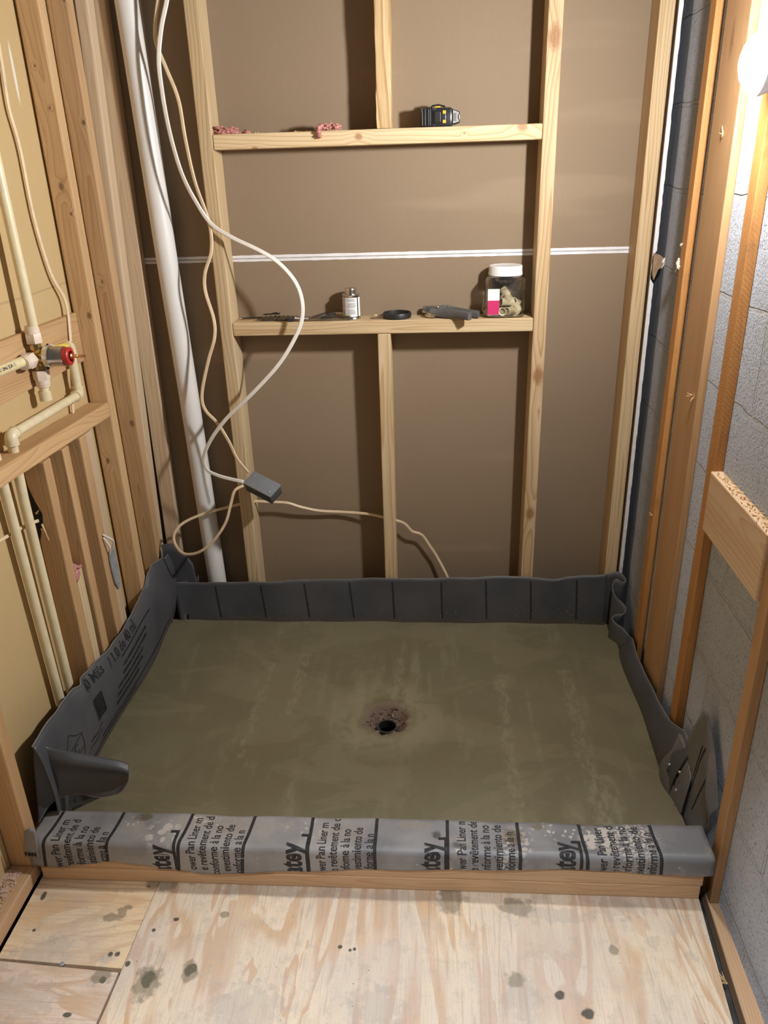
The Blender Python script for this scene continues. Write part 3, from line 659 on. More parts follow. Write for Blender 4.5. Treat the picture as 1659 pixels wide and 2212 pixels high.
# ============================================================ the shower pan liner: one sheet, folded
LN = empty('shower_pan_liner', (.75, .55, .0), 'dark grey vinyl liner upturned around the mortar and folded over the curb', 'liner')
LI = Matrix.Translation((-.75, -.55, 0))
def lpart(mb, name, mat, solid=.0022, smooth=True, parent=None, **kw):
    o = mb.build(name, mat, parent or LN, smooth=smooth, solid=solid, **kw)
    if parent is None: o.matrix_parent_inverse = LI
    return o
def merge(o, mb, mat):
    """printing becomes faces of the part it is printed on"""
    me = o.data; k = len(me.materials); me.materials.append(mat)
    md = next((m_ for m_ in o.modifiers if m_.type == 'SOLIDIFY'), None)
    if md and not md.vertex_group:            # the print itself has no thickness
        g = o.vertex_groups.new(name='sheet'); g.add(list(range(len(me.vertices))), 1.0, 'REPLACE'); md.vertex_group = 'sheet'; md.thickness_vertex_group = 0.0
    t = bmesh.new(); t.from_mesh(me); n0 = len(t.faces)
    tmp = bpy.data.meshes.new('tmp'); mb.bm.to_mesh(tmp); mb.bm.free(); t.from_mesh(tmp); bpy.data.meshes.remove(tmp); t.faces.ensure_lookup_table()
    for f in t.faces[n0:]: f.material_index = k; f.smooth = False
    t.to_mesh(me); t.free()
# --- curb wrap: profile position s runs up the front face then back across the top
ZLOW = [(.0, .049), (.06, .047), (.116, .054), (.183, .064), (.25, .058), (.32, .046), (.391, .037), (.477, .044), (.603, .053), (.768, .063), (.971, .073), (1.101, .079), (1.229, .082), (1.298, .081), (1.367, .073), (1.44, .074), (1.51, .078)]
def ztop(x): return .1185+.0015*math.sin(x*9)+.001*math.sin(x*23+1)+(.005*((x-1.2)/.3)**2 if x > 1.2 else 0)
S1, RC = .104, .014
def wrap(x, s, off=0.0):
    """point on the wrap, s metres from floor level up the front face and on across the top"""
    zt = ztop(x); arc = RC*PI/2; yf = -.0035-.0012*math.sin(x*31)-.0016*math.sin(x*12+2)*(1 if s < .09 else 0)
    zc = zt-RC
    if s < zc: return Vector((x, yf-off, s))
    t = s-zc
    if t < arc:
        a = t/RC; return Vector((x, yf+RC-(RC+off)*math.cos(a), zc+(RC+off)*math.sin(a)))
    t -= arc; sag = .0025*math.sin(min(1, t/.075)*PI)
    if t < .075: return Vector((x, yf+RC+t, zt+off-sag))
    t -= .075; a = t/.008
    if a < PI/2: return Vector((x, yf+RC+.075+(.008+off)*math.sin(a), zt-.008+(.008+off)*math.cos(a)))
    return Vector((x, yf+RC+.083+off, zt-.008-(t-.008*PI/2)))
mb = MB(); rows = []
NX = 150
for i in range(NX+1):
    x = -.002+1.503*i/NX; z0 = interp(ZLOW, x)+.0006*math.sin(x*160)
    ss = [z0+(.092-z0)*k/8 for k in range(8)]+[.092+.003*k for k in range(12)]+[.13+.0085*k for k in range(10)]+[.215+.0035*k for k in range(6)]+[.25]
    rows.append([wrap(x+(.006*(s-.1)/.1 if i == 0 else 0), s) for s in ss])
mb.grid(rows); cw = lpart(mb, 'curb_wrap', M_liner_curb)
# printed bands and words on the wrap (they read from the front edge upwards)
def on_wrap(x0):
    return lambda u, v: wrap(x0-v, u, .0014)
def wtext(mb, body, x, s0, size=.0285, sx=.70, bold=.00045, smax=.202):
    bm = text_bm(body, size, sx, bold, .004)
    for v in bm.verts: v.co.x += s0
    cut(bm, (interp(ZLOW, x-.008)+.0015, 0, 0), (-1, 0, 0)); cut(bm, (smax, 0, 0), (1, 0, 0))
    mapped(mb, bm, on_wrap(x))
mb = MB(); mb2 = MB()
for xl in (.040, .184, .347, .493, .638, .785, .944, 1.100, 1.243, 1.398):
    wd = .0075
    bm = rect_bm(interp(ZLOW, xl)+.001, -wd/2, .205, wd/2, .004); mapped(mb, bm, lambda u, v, xl=xl: wrap(xl-.006+.010*(u-.1)/.1*(1 if xl < .6 else -.6 if xl > 1.2 else 0)-v, u, .0014))
WORDS = ['ower Pan Liner m', 'e revêtement de d', 'conforme à la no', 'evestimiento de', 'conforme a la n']
for k, (x0, s0) in enumerate(((.036, .034), (.344, .050), (.636, .050), (.944, .066), (1.244, .074))):
    for j, wd in enumerate(WORDS):
        wtext(mb2, wd, x0+.034+j*.0262, s0+(-.012 if j in (2, 4) else .002 if j == 1 else 0)+random.Random(k*7+j).uniform(-.004, .004))
for x0, s1 in ((.330, .034), (.628, .046), (.932, .058), (1.222, .068)):
    wtext(mb2, 'atey', x0-.012, s1, .068, .72, .0022, .152)
    bm = rect_bm(interp(ZLOW, x0)+.001, -.0035, .158, .0035); mapped(mb2, bm, on_wrap(x0+.002))
    bm = rect_bm(.150, -.0035, .158, .012); mapped(mb2, bm, on_wrap(x0-.003))
merge(cw, mb, M_print); merge(cw, mb2, M_print)
# staples / nail dimples
for x, s in ((.260, .082), (.517, .090), (.872, .085), (1.43, .098), (1.06, .11)):
    mb = MB(); c = wrap(x, s, .0012); mb.lathe([(0, .0010), (.0026, .0008), (.0036, -.0008)], c, (0, -1, .1), 12); lpart(mb, 'nail_head', M_galv, solid=None, parent=cw)

# --- left upturn
LTOP = [(.066, .322), (.157, .322), (.224, .310), (.300, .306), (.336, .296), (.411, .296), (.533, .286), (.653, .281), (.760, .283), (.830, .298), (.880, .328), (.91, .338), (.96, .325), (1.01, .311)]
def left_x(y, t):
    """t = 0 at the mortar, 1 at the top edge"""
    b = .006+.005*math.sin(y*9+1)*(1-t)-.012/(1+math.exp(-(y-.85)*30))*(1-t)
    top = .008+.006*math.sin(y*13+.6)
    curl = -.011*max(0, (t-.80)/.2)**2
    dent = .010*math.exp(-((y-.33)/.02)**2)*t - .006*math.exp(-((y-.37)/.03)**2)*t
    return b*(1-t)+top*t+.020*math.sin(t*PI)*(1-t*.6)+curl+dent+.013
def left_p(y, z, off=0.0):
    zt = interp(LTOP, y); t = max(0, (z-.06)/(zt-.06)); e = .004
    return Vector((left_x(y, t)+off, y, z))
mb = MB(); rows = []
for i in range(121):
    y = .075+.965*i/120; zt = interp(LTOP, y)+.0015*math.sin(y*60)
    col = []
    for k in range(23):
        t = k/22; z = .02+(zt-.02)*t; tt = max(0, (z-.06)/(zt-.06)); col.append((left_x(y, tt), y, z))
    rows.append(col)
mb.grid(rows); lf = lpart(mb, 'left_upturn', M_liner)
mb = MB(); mb.tube([Vector(r[-1])+Vector((0,0,.0005)) for r in rows], .0016, seg=6); lpart(mb, 'cut_edge', M_edge, solid=None, parent=lf)
# print on the left upturn: words along the top, small lines, bar code, shield
def on_left(y0, z0, tilt=0.0):
    return lambda u, v: left_p(y0+u*math.cos(tilt)-v*math.sin(tilt), z0+v*math.cos(tilt)+u*math.sin(tilt), .0021)
mb = MB()
mapped(mb, text_bm('40 Mils', .040, .9, .0006, .008), on_left(.340, .262))
mapped(mb, text_bm('/ 1.0 de 40 mil', .040, .9, .0006, .008), on_left(.475, .250))
sm = ['CODE APPROVED SHOWER PAN LINER', 'REVETEMENT DE DOUCHE CONFORME', 'CODE APPROVED CONFORME A LA N', 'CODE SHOWER PAN LINER REVETEM', 'REVESTIMIENTO DE CONFORME']
for k, tx in enumerate(sm): mapped(mb, text_bm(tx, .0125, .92, .0004, .012), on_left(.535-.012*k+(.0 if k < 2 else -.03), .212-.0185*k))
for k in range(2): mapped(mb, text_bm('conforme a la norme', .010, .95, .0002, .012), on_left(.290-.01*k, .150-.016*k))
rg = random.Random(2); u = 0
while u < .055:
    a = rg.choice((.0012, .002, .003)); mapped(mb, rect_bm(u, 0, u+a, .062, .004), on_left(.345, .168)); u += a+rg.choice((.0012, .002))
for (za, ya, yb) in ((.110, .36, .95), (.238, .54, .80), (.095, .30, .60)):
    mapped(mb, rect_bm(0, 0, yb-ya, .0045, .01), on_left(ya, za))
merge(lf, mb, M_print_soft)
mb = MB()          # shield mark
def stroke(pts, wd=.0022, fn=None):
    pts = [Vector((a, b, 0)) for a, b in pts]; P = resample(pts, max(4, len(pts)*5)); rws = []
    for i, p in enumerate(P):
        t = (P[min(i+1, len(P)-1)]-P[max(i-1, 0)]).normalized(); nn = Vector((-t.y, t.x, 0))*wd/2
        rws.append([fn(p.x+nn.x, p.y+nn.y), fn(p.x-nn.x, p.y-nn.y)])
    mb.grid(rws)
fs = on_left(.140, .118)
stroke([(0, .092), (.030, .104), (.060, .130), (.090, .104), (.118, .092)], fn=fs); stroke([(0, .092), (.004, .05), (.025, .018), (.059, 0), (.093, .018), (.114, .05), (.118, .092)], fn=fs)
stroke([(.0, .090), (.118, .090)], fn=fs); stroke([(.003, .056), (.114, .056)], fn=fs)
mapped(mb, text_bm('U.P.C', .036, .9, .0004, .008), on_left(.148, .180))
merge(lf, mb, M_print)
# --- back upturn
BTOP = [(.0, .203), (.10, .206), (.225, .211), (.54, .221), (.85, .229), (1.05, .234), (1.17, .235), (1.24, .233), (1.303, .229), (1.347, .236), (1.42, .244), (1.468, .250)]
def back_p(x, z, off=0.0):
    zt = interp(BTOP, x); t = max(0, (z-.06)/(zt-.06))
    y = 1.004+.018*t+.004*math.sin(x*11+1)*t+.002*math.sin(x*29)-.007*math.exp(-((x-1.27)/.05)**2)*t
    y -= .045*max(0, (.07-x)/.07)**2*(1-t)*.6
    return Vector((x, y-off, z))
mb = MB(); rows = []
for i in range(121):
    x = .022+1.447*i/120; zt = interp(BTOP, x)+.001*math.sin(x*47)
    if i == 0: x += 0
    rows.append([back_p(x+(.020*(1-k/20) if i < 3 else 0), .02+(zt-.02)*k/20) for k in range(21)])
mb.grid(rows); bk = lpart(mb, 'back_upturn', M_liner)
mb = MB(); mb.tube([Vector(r[-1])+Vector((0,0,.0004)) for r in rows], .0013, seg=6); lpart(mb, 'cut_edge', M_edge, solid=None, parent=bk)
mb = MB()
for xl in (.169, .325, .473, .625, .769, .930, 1.077, 1.223, 1.372):
    zt = interp(BTOP, xl); bm = rect_bm(.085, -.003, zt-.012, .003, .01); mapped(mb, bm, lambda u, v, xl=xl: back_p(xl+v+(.012 if xl < .7 else .004)*(.2-u)/.12, u, .0015))
merge(bk, mb, M_print)
# second thickness standing in the back left corner, behind the back upturn and round the pipe foot
mb = MB(); rows = []
cor = [(.012, .985), (-.004, 1.030), (.004, 1.037), (.040, 1.0375), (.075, 1.0365), (.098, 1.0355)]
P = resample(spline([(a, b, 0) for a, b in cor], 6), 26)
for i, p in enumerate(P):
    u = i/25; zt = .318+.030*math.sin(u*PI*.9)*(1 if u < .7 else .6)-.05*max(0, u-.75)/.25
    rows.append([(p.x+.006*math.sin(k/10*PI), p.y-.004*math.sin(k/10*PI), .03+(zt-.03)*k/10) for k in range(11)])
mb.grid(rows); lpart(mb, 'corner_fold', M_liner)
mb = MB(); rows = []
P = resample(spline([(.030, 1.030, .205), (.075, 1.033, .211), (.103, 1.035, .222), (.110, 1.0365, .232)], 6), 14)
for p in P: rows.append([(p.x, p.y, .03+(p.z-.03)*k/8) for k in range(9)])
mb.grid(rows); lpart(mb, 'corner_fold', M_liner)
# --- right upturn with its pleats
snake = [(1.466, 1.014, .250), (1.496, 1.020, .256), (1.512, 1.010, .252), (1.520, .990, .240), (1.508, .984, .238), (1.488, .989, .246), (1.478, .984, .225), (1.486, .968, .196), (1.505, .957, .180), (1.516, .945, .168), (1.510, .934, .152), (1.488, .938, .146), (1.474, .932, .136), (1.482, .915, .128), (1.500, .895, .123), (1.512, .855, .119),
         (1.508, .80, .143), (1.505, .733, .135), (1.506, .68, .135), (1.505, .623, .139), (1.506, .55, .146), (1.505, .478, .153), (1.506, .394, .168), (1.506, .326, .200), (1.507, .276, .222), (1.508, .235, .20)]
base = [(1.468, 1.008), (1.486, 1.010), (1.494, 1.000), (1.493, .988), (1.486, .982), (1.478, .976), (1.474, .968), (1.478, .960), (1.482, .954), (1.476, .946), (1.466, .940), (1.460, .932), (1.466, .915), (1.478, .895), (1.486, .870), (1.488, .845),
        (1.486, .79), (1.485, .73), (1.484, .67), (1.484, .61), (1.484, .54), (1.484, .47), (1.485, .39), (1.484, .33), (1.482, .28), (1.480, .235)]
A = resample(spline(snake, 8), 170); Bq = spline([(a, b, 0) for a, b in base], 8)
# match the bottom line to the top line knot by knot
A = spline(snake, 8); rows = []
for i, (p, q) in enumerate(zip(A, Bq)):
    col = []
    for k in range(15):
        t = k/14; z = .02+(p.z-.02)*t; bl = .010*math.sin(t*PI)*math.sin(p.y*14)
        col.append((q.x+(p.x-q.x)*t**1.3+bl*.4-.012*math.sin(t*PI)*(1 if p.y < .85 else .2), q.y+(p.y-q.y)*t, z))
    rows.append(col)
mb = MB(); mb.grid(rows); rf = lpart(mb, 'right_upturn', M_liner)
mb = MB(); mb.tube([Vector(r[-1])+Vector((0,0,.0004)) for r in rows], .0015, seg=6); lpart(mb, 'cut_edge', M_edge, solid=None, parent=rf)
# free-standing folds of the same sheet
SHEET = {}
def sheet(cols, name, mat=None, k=10, n_=14):
    C = [resample(spline(c, 6), n_) for c in cols]; R = []
    for j in range(n_): R.append(spline([c[j] for c in C], k))
    mb = MB(); mb.grid(R); o = lpart(mb, name, mat or M_liner)
    def at(u, v, off=.0015):
        i = min(len(R)-2, max(0, int(v*(len(R)-1)))); fv = v*(len(R)-1)-i; j = min(len(R[0])-2, max(0, int(u*(len(R[0])-1)))); fu = u*(len(R[0])-1)-j
        a_, b_, c_, d_ = (Vector(x) for x in (R[i][j], R[i][j+1], R[i+1][j], R[i+1][j+1]))
        nn = (b_-a_).cross(c_-a_).normalized(); nn = nn if nn.dot(Vector((.75, .45, .9))-a_) > 0 else -nn
        return (a_*(1-fu)+b_*fu)*(1-fv)+(c_*(1-fu)+d_*fu)*fv+nn*off
    SHEET[o.name] = at
    return o
# front right corner: a standing double ear with a spike
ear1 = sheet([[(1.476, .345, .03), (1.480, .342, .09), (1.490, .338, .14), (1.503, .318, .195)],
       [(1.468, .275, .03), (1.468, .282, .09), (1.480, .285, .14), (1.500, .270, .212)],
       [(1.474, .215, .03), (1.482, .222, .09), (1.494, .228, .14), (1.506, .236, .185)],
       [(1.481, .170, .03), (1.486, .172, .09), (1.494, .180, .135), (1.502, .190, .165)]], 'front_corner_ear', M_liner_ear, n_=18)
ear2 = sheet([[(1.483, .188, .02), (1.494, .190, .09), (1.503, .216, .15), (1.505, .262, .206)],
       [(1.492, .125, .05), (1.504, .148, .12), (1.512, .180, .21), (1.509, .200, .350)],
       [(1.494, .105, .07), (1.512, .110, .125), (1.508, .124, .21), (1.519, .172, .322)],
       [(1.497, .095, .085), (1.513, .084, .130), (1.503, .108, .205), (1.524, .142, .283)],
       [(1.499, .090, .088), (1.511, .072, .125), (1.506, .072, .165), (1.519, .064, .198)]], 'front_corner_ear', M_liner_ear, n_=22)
mb = MB(); f_ = SHEET[ear2.name]
def quad(u0, v0, u1, v1, wd, fn):
    d = Vector((u1-u0, v1-v0)).normalized(); nn = Vector((-d.y, d.x))*wd/2; rws = []
    for k in range(13):
        t = k/12; u, v = u0+(u1-u0)*t, v0+(v1-v0)*t; cl = lambda q: min(.995, max(.005, q)); rws.append([fn(cl(u+nn.x), cl(v+nn.y)), fn(cl(u-nn.x), cl(v-nn.y))])
    mb.grid(rws)
for (u0, v0, u1, v1, wd) in ((.20, .22, .50, .58, .022), (.10, .40, .40, .76, .022), (.10, .40, .06, .66, .02), (.13, .52, .30, .72, .028), (.18, .50, .32, .66, .018), (.62, .18, .66, .62, .014), (.70, .22, .74, .60, .012)):
    quad(u0, v0, u1, v1, wd, f_)
merge(ear2, mb, M_print)
mb = MB(); f_ = SHEET[ear1.name]
mapped(mb, text_bm('40 40', .34, .55, .004), lambda u, v: f_(min(.99, max(.01, .40+v)), min(.99, max(.01, .70-u*.6))))
merge(ear1, mb, M_print_soft)
mb = MB()
for (x, y, z) in ((1.4795, .268, .135), (1.4900, .226, .150), (1.480, .205, .115)):
    mb = MB(); mb.blob((x-.003, y, z), .0026, (1, 1, 1.5), .3, 1, int(y*1000)); lpart(mb, 'mortar_crumb', M_gyps, solid=None, smooth=False, parent=ear1)
# --- front left corner: the dog-ear that lops over the mortar, the gusset behind it and the tab against the stud
de = sheet([[(.010, .100, .322), (.000, .092, .270), (-.004, .080, .200), (-.004, .062, .135), (-.002, .050, .118)],
       [(.030, .108, .292), (.030, .098, .262), (.028, .100, .215), (.028, .088, .170), (.026, .082, .154)],
       [(.080, .116, .272), (.080, .098, .256), (.078, .118, .215), (.076, .112, .178), (.074, .102, .160)],
       [(.135, .124, .252), (.136, .106, .240), (.134, .124, .205), (.130, .116, .172), (.126, .102, .152)],
       [(.178, .132, .236), (.180, .114, .226), (.178, .126, .200), (.172, .116, .172), (.164, .104, .158)],
       [(.200, .134, .222), (.202, .118, .213), (.200, .122, .198), (.194, .116, .182), (.184, .106, .168)]], 'dog_ear', n_=22)
mb = MB(); lowe = spline([(-.002, .050, .118), (.026, .082, .154), (.074, .102, .160), (.126, .102, .152), (.164, .104, .158), (.184, .106, .168), (.196, .116, .183), (.201, .120, .200), (.201, .126, .218)], 8)
mb.tube(lowe, .0014, seg=6); lpart(mb, 'cut_edge', M_edge, solid=None, parent=de)
gu = sheet([[(-.002, .070, .03), (-.002, .074, .09), (-.001, .080, .16)], [(.016, .114, .03), (.014, .114, .10), (.012, .114, .17)],
       [(.055, .160, .03), (.055, .154, .09), (.060, .142, .155)], [(.096, .203, .03), (.098, .190, .085), (.108, .160, .145)]], 'corner_gusset')
mb = MB(); f_ = SHEET[gu.name]
for k, tx in enumerate(('e la no', 'o de l', 'norme')):
    mapped(mb, text_bm(tx, .16, .9, .002), (lambda k: lambda u, v: f_(min(.98, max(.02, .28+u*.9)), min(.98, max(.02, .40+.18*k-v*.7))))(k))
mapped(mb, rect_bm(.2, -.015, .95, .015, .05), lambda u, v: f_(u, .30-v)); merge(gu, mb, M_print)
tb = sheet([[(-.012, -.006, .078), (-.010, -.005, .095), (-.006, -.004, .118), (.0, -.003, .150)], [(.004, -.0065, .076), (.006, -.006, .10), (.006, -.004, .128), (.012, -.002, .158)], [(.022, -.0068, .074), (.022, -.0065, .100), (.022, -.003, .126), (.0225, .0, .152)]], 'corner_tab', M_liner_curb, k=5, n_=10)
mb = MB(); mapped(mb, text_bm('PAN', .017, .8, .0004), lambda u, v: Vector((-.011+u, -.0092, .081+v))); merge(tb, mb, M_print)

# ============================================================ the bare bulb on the block wall
LB = empty('wall_lamp', (XBLK-.0005, .31, 1.622), 'glowing bare round bulb in a holder on the block wall', 'lamp')
mb = MB(); mb.lathe([(.0, .107), (.017, .1055), (.031, .100), (.042, .091), (.0480, .083), (.0495, .0775)], (0, 0, 0), (-1, 0, 0), 40)
mb.build('bulb', M_bulb, LB, smooth=True)
mb = MB(); mb.lathe([(.0496, .0778), (.0516, .0775), (.0518, .070), (.045, .052), (.036, .040), (.027, .028), (.018, .022), (.0, .022)], (0, 0, 0), (-1, 0, 0), 40); mb.build('bulb_base', M_white, LB, smooth=True, sharp=40)
mb = MB(); mb.lathe([(.034, .0), (.034, .006), (.026, .012), (.021, .0215), (.0, .0215)], (0, 0, 0), (-1, 0, 0), 28); mb.build('lamp_holder', M_white, LB, smooth=True, sharp=40)

# ============================================================ pipes
mb = MB()
q = [(.1175, 1.084, 2.02), (.119, 1.084, 1.887), (.1335, 1.084, 1.247), (.145, 1.084, .832), (.1585, 1.084, .16), (.161, 1.084, .0)]
pts = [(.110, 1.084, 2.38)]+q
rows = []
for p in resample(pts, 40): rows.append([Vector(p)+Vector((.0302*math.cos(a), .0302*math.sin(a), 0)) for a in [2*PI*k/40 for k in range(40)]])
mb.grid(rows, closed=True); mb.raw(rows[0], [tuple(range(40))]); mb.raw(rows[-1], [tuple(range(40))])
tag(mb.build('vent_pipe', M_pvc, smooth=True, sharp=50), 'thick white plastic vent pipe in the back left corner', 'pipe')

RP = .0112
def elbow(mb, c, a, b, L=.021, r=.0142):
    """elbow fitting with sockets along directions a and b"""
    c, a, b = Vector(c), Vector(a).normalized(), Vector(b).normalized()
    k = 9; arc = []
    for i in range(k+1):
        t = i/k; arc.append(c+a*(.012*(1-t)**2)+b*(.012*t**2))
    mb.tube([c+a*L]+arc+[c+b*L], r, seg=18)
    for d in (a, b): mb.tube([c+d*(L-.002), c+d*(L+.0015)], r+.0012, seg=18)
# cold side run: valve outlet, two elbows, over the ledge, elbow, down through the ledge
P_out, P_e1 = Vector((-.028, .600, 1.088)), Vector((-.028, .712, 1.078))
P_e2, P_e3, P_dn = Vector((-.030, .716, .948)), Vector((-.030, .353, .955)), Vector((-.036, .366, .245))
cr_ = empty('supply_pipe', (-.03, .53, .95), 'cream supply pipe with elbows looping from valve down through the ledge', 'pipe', 'cream supply pipes')
def cpart(mb, name, mat, parent, smooth=True, sharp=45):
    o = mb.build(name, mat, parent, smooth=smooth, sharp=sharp); o.matrix_parent_inverse = Matrix.Translation(parent.location).inverted(); return o
mb = MB(); mb.tube([P_out, P_e1+Vector((0, -.012, 0))], RP, seg=18); cpart(mb, 'pipe_length', M_yellow, cr_)
mb = MB(); mb.tube([P_e1+Vector((0, 0, -.012)), P_e2+Vector((0, 0, .012))], RP, seg=18); cpart(mb, 'pipe_length', M_cpvc, cr_)
mb = MB(); mb.tube([P_e2+Vector((0, -.012, 0)), P_e3+Vector((0, .012, 0))], RP, seg=18); cpart(mb, 'pipe_length', M_cpvc, cr_)
mb = MB(); mb.tube([P_e3+Vector((0, 0, -.012)), Vector((-.036, .357, .80)), P_dn, Vector((-.037, .368, .05))], RP, seg=18); cpart(mb, 'pipe_length', M_cpvc, cr_)
for c, a, b in ((P_e1, (0, -1, 0), (0, 0, -1)), (P_e2, (0, 0, 1), (0, -1, 0)), (P_e3, (0, 1, 0), (0, 0, -1))):
    mb = MB(); elbow(mb, c, a, b); cpart(mb, 'elbow', M_cpvc, cr_)
hp = empty('supply_pipe', (-.04, .30, .5), 'cream supply pipe standing left of the looped one, through the ledge', 'pipe', 'cream supply pipes')
mb = MB(); mb.tube([(-.040, .290, 1.008), (-.040, .297, .868), (-.040, .317, .264), (-.040, .322, .05)], RP, seg=18); cpart(mb, 'pipe_length', M_cpvc, hp)
mb = MB(); mb.tube([(-.040, .2895, 1.02), (-.040, .290, .995)], RP+.003, seg=18); cpart(mb, 'coupling', M_cpvc, hp)
rp = empty('supply_pipe', (-.026, .535, 1.3), 'cream riser pipe going straight up from the shower valve', 'pipe', 'cream supply pipes')
mb = MB(); mb.tube([(-.0215, .535, 1.150), (-.027, .537, 1.47), (-.034, .540, 2.2)], RP+.0004, seg=18); cpart(mb, 'pipe_length', M_cpvc, rp)
lp = empty('supply_pipe', (-.03, .4, 1.093), 'cream pipe with yellow printed stripe entering valve from the left', 'pipe', 'cream supply pipes')
A0, A1 = Vector((-.035, .15, 1.103)), Vector((-.030, .487, 1.0925))
mb = MB(); mb.tube([A0, A1], RP+.0006, seg=24); o = cpart(mb, 'pipe_length', M_cpvc, lp)
ax = (A1-A0).normalized(); e1 = Vector((1, 0, 0))-ax*ax.x; e1.normalize(); e2 = ax.cross(e1)
def on_pipe(s0, r): return lambda u, v: A0+ax*(s0+u)+(e1*math.cos(v/r+.35)+(-e2 if e2.z < 0 else e2)*math.sin(v/r+.35))*r
mb = MB(); mapped(mb, rect_bm(0, -.0062, .33, .0062, .01), on_pipe(.0, RP+.0010)); merge(o, mb, M_yellow)
mb = MB(); mapped(mb, text_bm('CTS CPVC ASTM D 2846 SDR 11', .0115, .95), (lambda g: (lambda u, v: g(u, v-.004)))(on_pipe(.12, RP+.0014))); merge(o, mb, M_black)

# ---- shower valve
VL = empty('shower_valve', (-.02, .535, 1.090), 'brass and steel shower valve with red collar, bare stem towards the room', 'valve')
def V(*a): return Vector(a)
mb = MB(); mb.lathe([(.0, -.026), (.013, -.024), (.019, -.012), (.020, .004), (.0185, .012), (.0185, .020)], (0, 0, 0), (1, 0, 0), 28)
for d in ((0, 1, 0), (0, -1, 0), (0, 0, 1), (0, 0, -1)): mb.lathe([(.0125, .0), (.0125, .030), (.0105, .032), (.0105, .036)], (-.004, 0, 0), d, 8)
for k in range(4):
    a = PI/4+k*PI/2; mb.box((.006, .019*math.cos(a), .019*math.sin(a)), (.008, .011, .011), (a, 0, 0), .002)
mb.build('valve_body', M_brass, VL, smooth=True, sharp=30)
mb = MB(); mb.lathe([(.0225, .014), (.0255, .016), (.0262, .026), (.0255, .030), (.0235, .033), (.0235, .060), (.0225, .062), (.018, .062), (.018, .014)], (0, 0, 0), (1, 0, 0), 40); mb.build('cartridge_sleeve', M_steel, VL, smooth=True, sharp=35)
mb = MB(); mb.lathe([(.0212, .058), (.0212, .074), (.0195, .0755), (.0125, .0755), (.0125, .060)], (0, 0, 0), (1, 0, 0), 32); mb.build('red_collar', M_red, VL, smooth=True, sharp=35)
mb = MB(); mb.lathe([(.0075, .050), (.0075, .078), (.0045, .080), (.0045, .092), (.0036, .093), (.0036, .108), (.0028, .110), (.0, .110)], (0, 0, 0), (1, 0, 0), 16); mb.build('stem', M_copper, VL, smooth=True, sharp=35)
mb = MB(); mb.lathe([(.0, .003), (.003, .003), (.0042, .0), (.0042, -.004)], (.020, .010, .025), (.2, .3, 1), 12); mb.build('check_stop_screw', M_blackg, VL, smooth=True, sharp=35)
mb = MB(); mb.lathe([(.0, .003), (.003, .003), (.0042, .0), (.0042, -.004)], (.018, -.008, -.026), (.2, -.2, -1), 12); mb.build('check_stop_screw', M_blackg, VL, smooth=True, sharp=35)
def adapter(d, off):
    mb = MB(); L = Vector(d); c = Vector((-.006, 0, 0))+L*.032
    mb.lathe([(.0185, .0), (.0195, .002), (.0195, .020), (.0175, .024)], c, d, 6); mb.lathe([(.0170, .022), (.0165, .034), (.0150, .035), (.0150, .040), (.0110, .040)], c, d, 20)
    mb.build('pale_adapter', M_cpvc_pale, VL, smooth=True, sharp=28)
for d in ((0, 0, 1), (0, 0, -1), (0, 1, 0), (0, -1, 0)): adapter(d, 0)
mb = MB(); mb.tube([(-.006, 0, -.068), (-.007, 0, -.098)], RP, seg=18); mb.tube([(-.007, 0, -.084), (-.007, 0, -.106)], RP+.0032, seg=18); mb.build('capped_stub', M_cpvc, VL, smooth=True, sharp=40)

# ============================================================ cables
def cable(name, pts, mat, label, ra=.0052, rb=.0027, flat=(0, -1, .25), group=None, k=8, ridge=True):
    P = resample(spline(pts, k), len(pts)*8); mb = MB(); rows = []
    prev = None
    for i, p in enumerate(P):
        t = (P[min(i+1, len(P)-1)]-P[max(i-1, 0)]).normalized(); n0 = Vector(flat).normalized()
        # the flat cable turns with its bends a little
        n0 = (n0 + Vector((math.sin(i*.06), 0, math.cos(i*.05)))*.28).normalized(); n_ = (n0-t*n0.dot(t))
        if prev is not None and n_.length < .25: n_ = prev-t*prev.dot(t)
        n_.normalize(); prev = n_; b = t.cross(n_); row = []
        for a in [2*PI*j/20 for j in range(20)]:
            q = 1-.28*math.exp(-(math.cos(a)/.30)**2) if ridge else 1   # shallow valley between the two wires
            row.append(p+b*ra*math.cos(a)+n_*rb*math.sin(a)*q*1.12)
        rows.append(row)
    mb.grid(rows, closed=True); mb.raw(rows[0], [tuple(range(20))]); mb.raw(rows[-1], [tuple(range(20))])
    return tag(mb.build(name, mat, smooth=True), label, 'cable', group)
GCB = 'cables of the grey junction box'
cable('electric_cable', [(.262, 1.02, 2.10), (.252, 1.020, 1.911), (.244, 1.020, 1.872), (.221, 1.020, 1.813), (.204, 1.020, 1.742), (.203, 1.018, 1.669), (.208, 1.015, 1.598), (.218, 1.012, 1.531), (.233, 1.010, 1.468), (.257, 1.010, 1.410), (.291, 1.022, 1.346), (.348, 1.012, 1.309), (.426, 1.000, 1.273), (.475, 1.000, 1.241), (.517, 1.000, 1.192), (.535, .998, 1.141), (.533, .990, 1.085), (.507, .980, 1.028), (.456, .970, .957), (.375, .965, .877), (.289, .970, .801), (.230, .975, .731), (.199, .980, .670), (.205, .980, .632), (.238, .975, .615), (.274, .970, .606), (.320, .965, .597)],
      M_wcable, 'flat white cable with a wide loop before the lower shelf, into grey box', .0058, .0030, group=GCB)
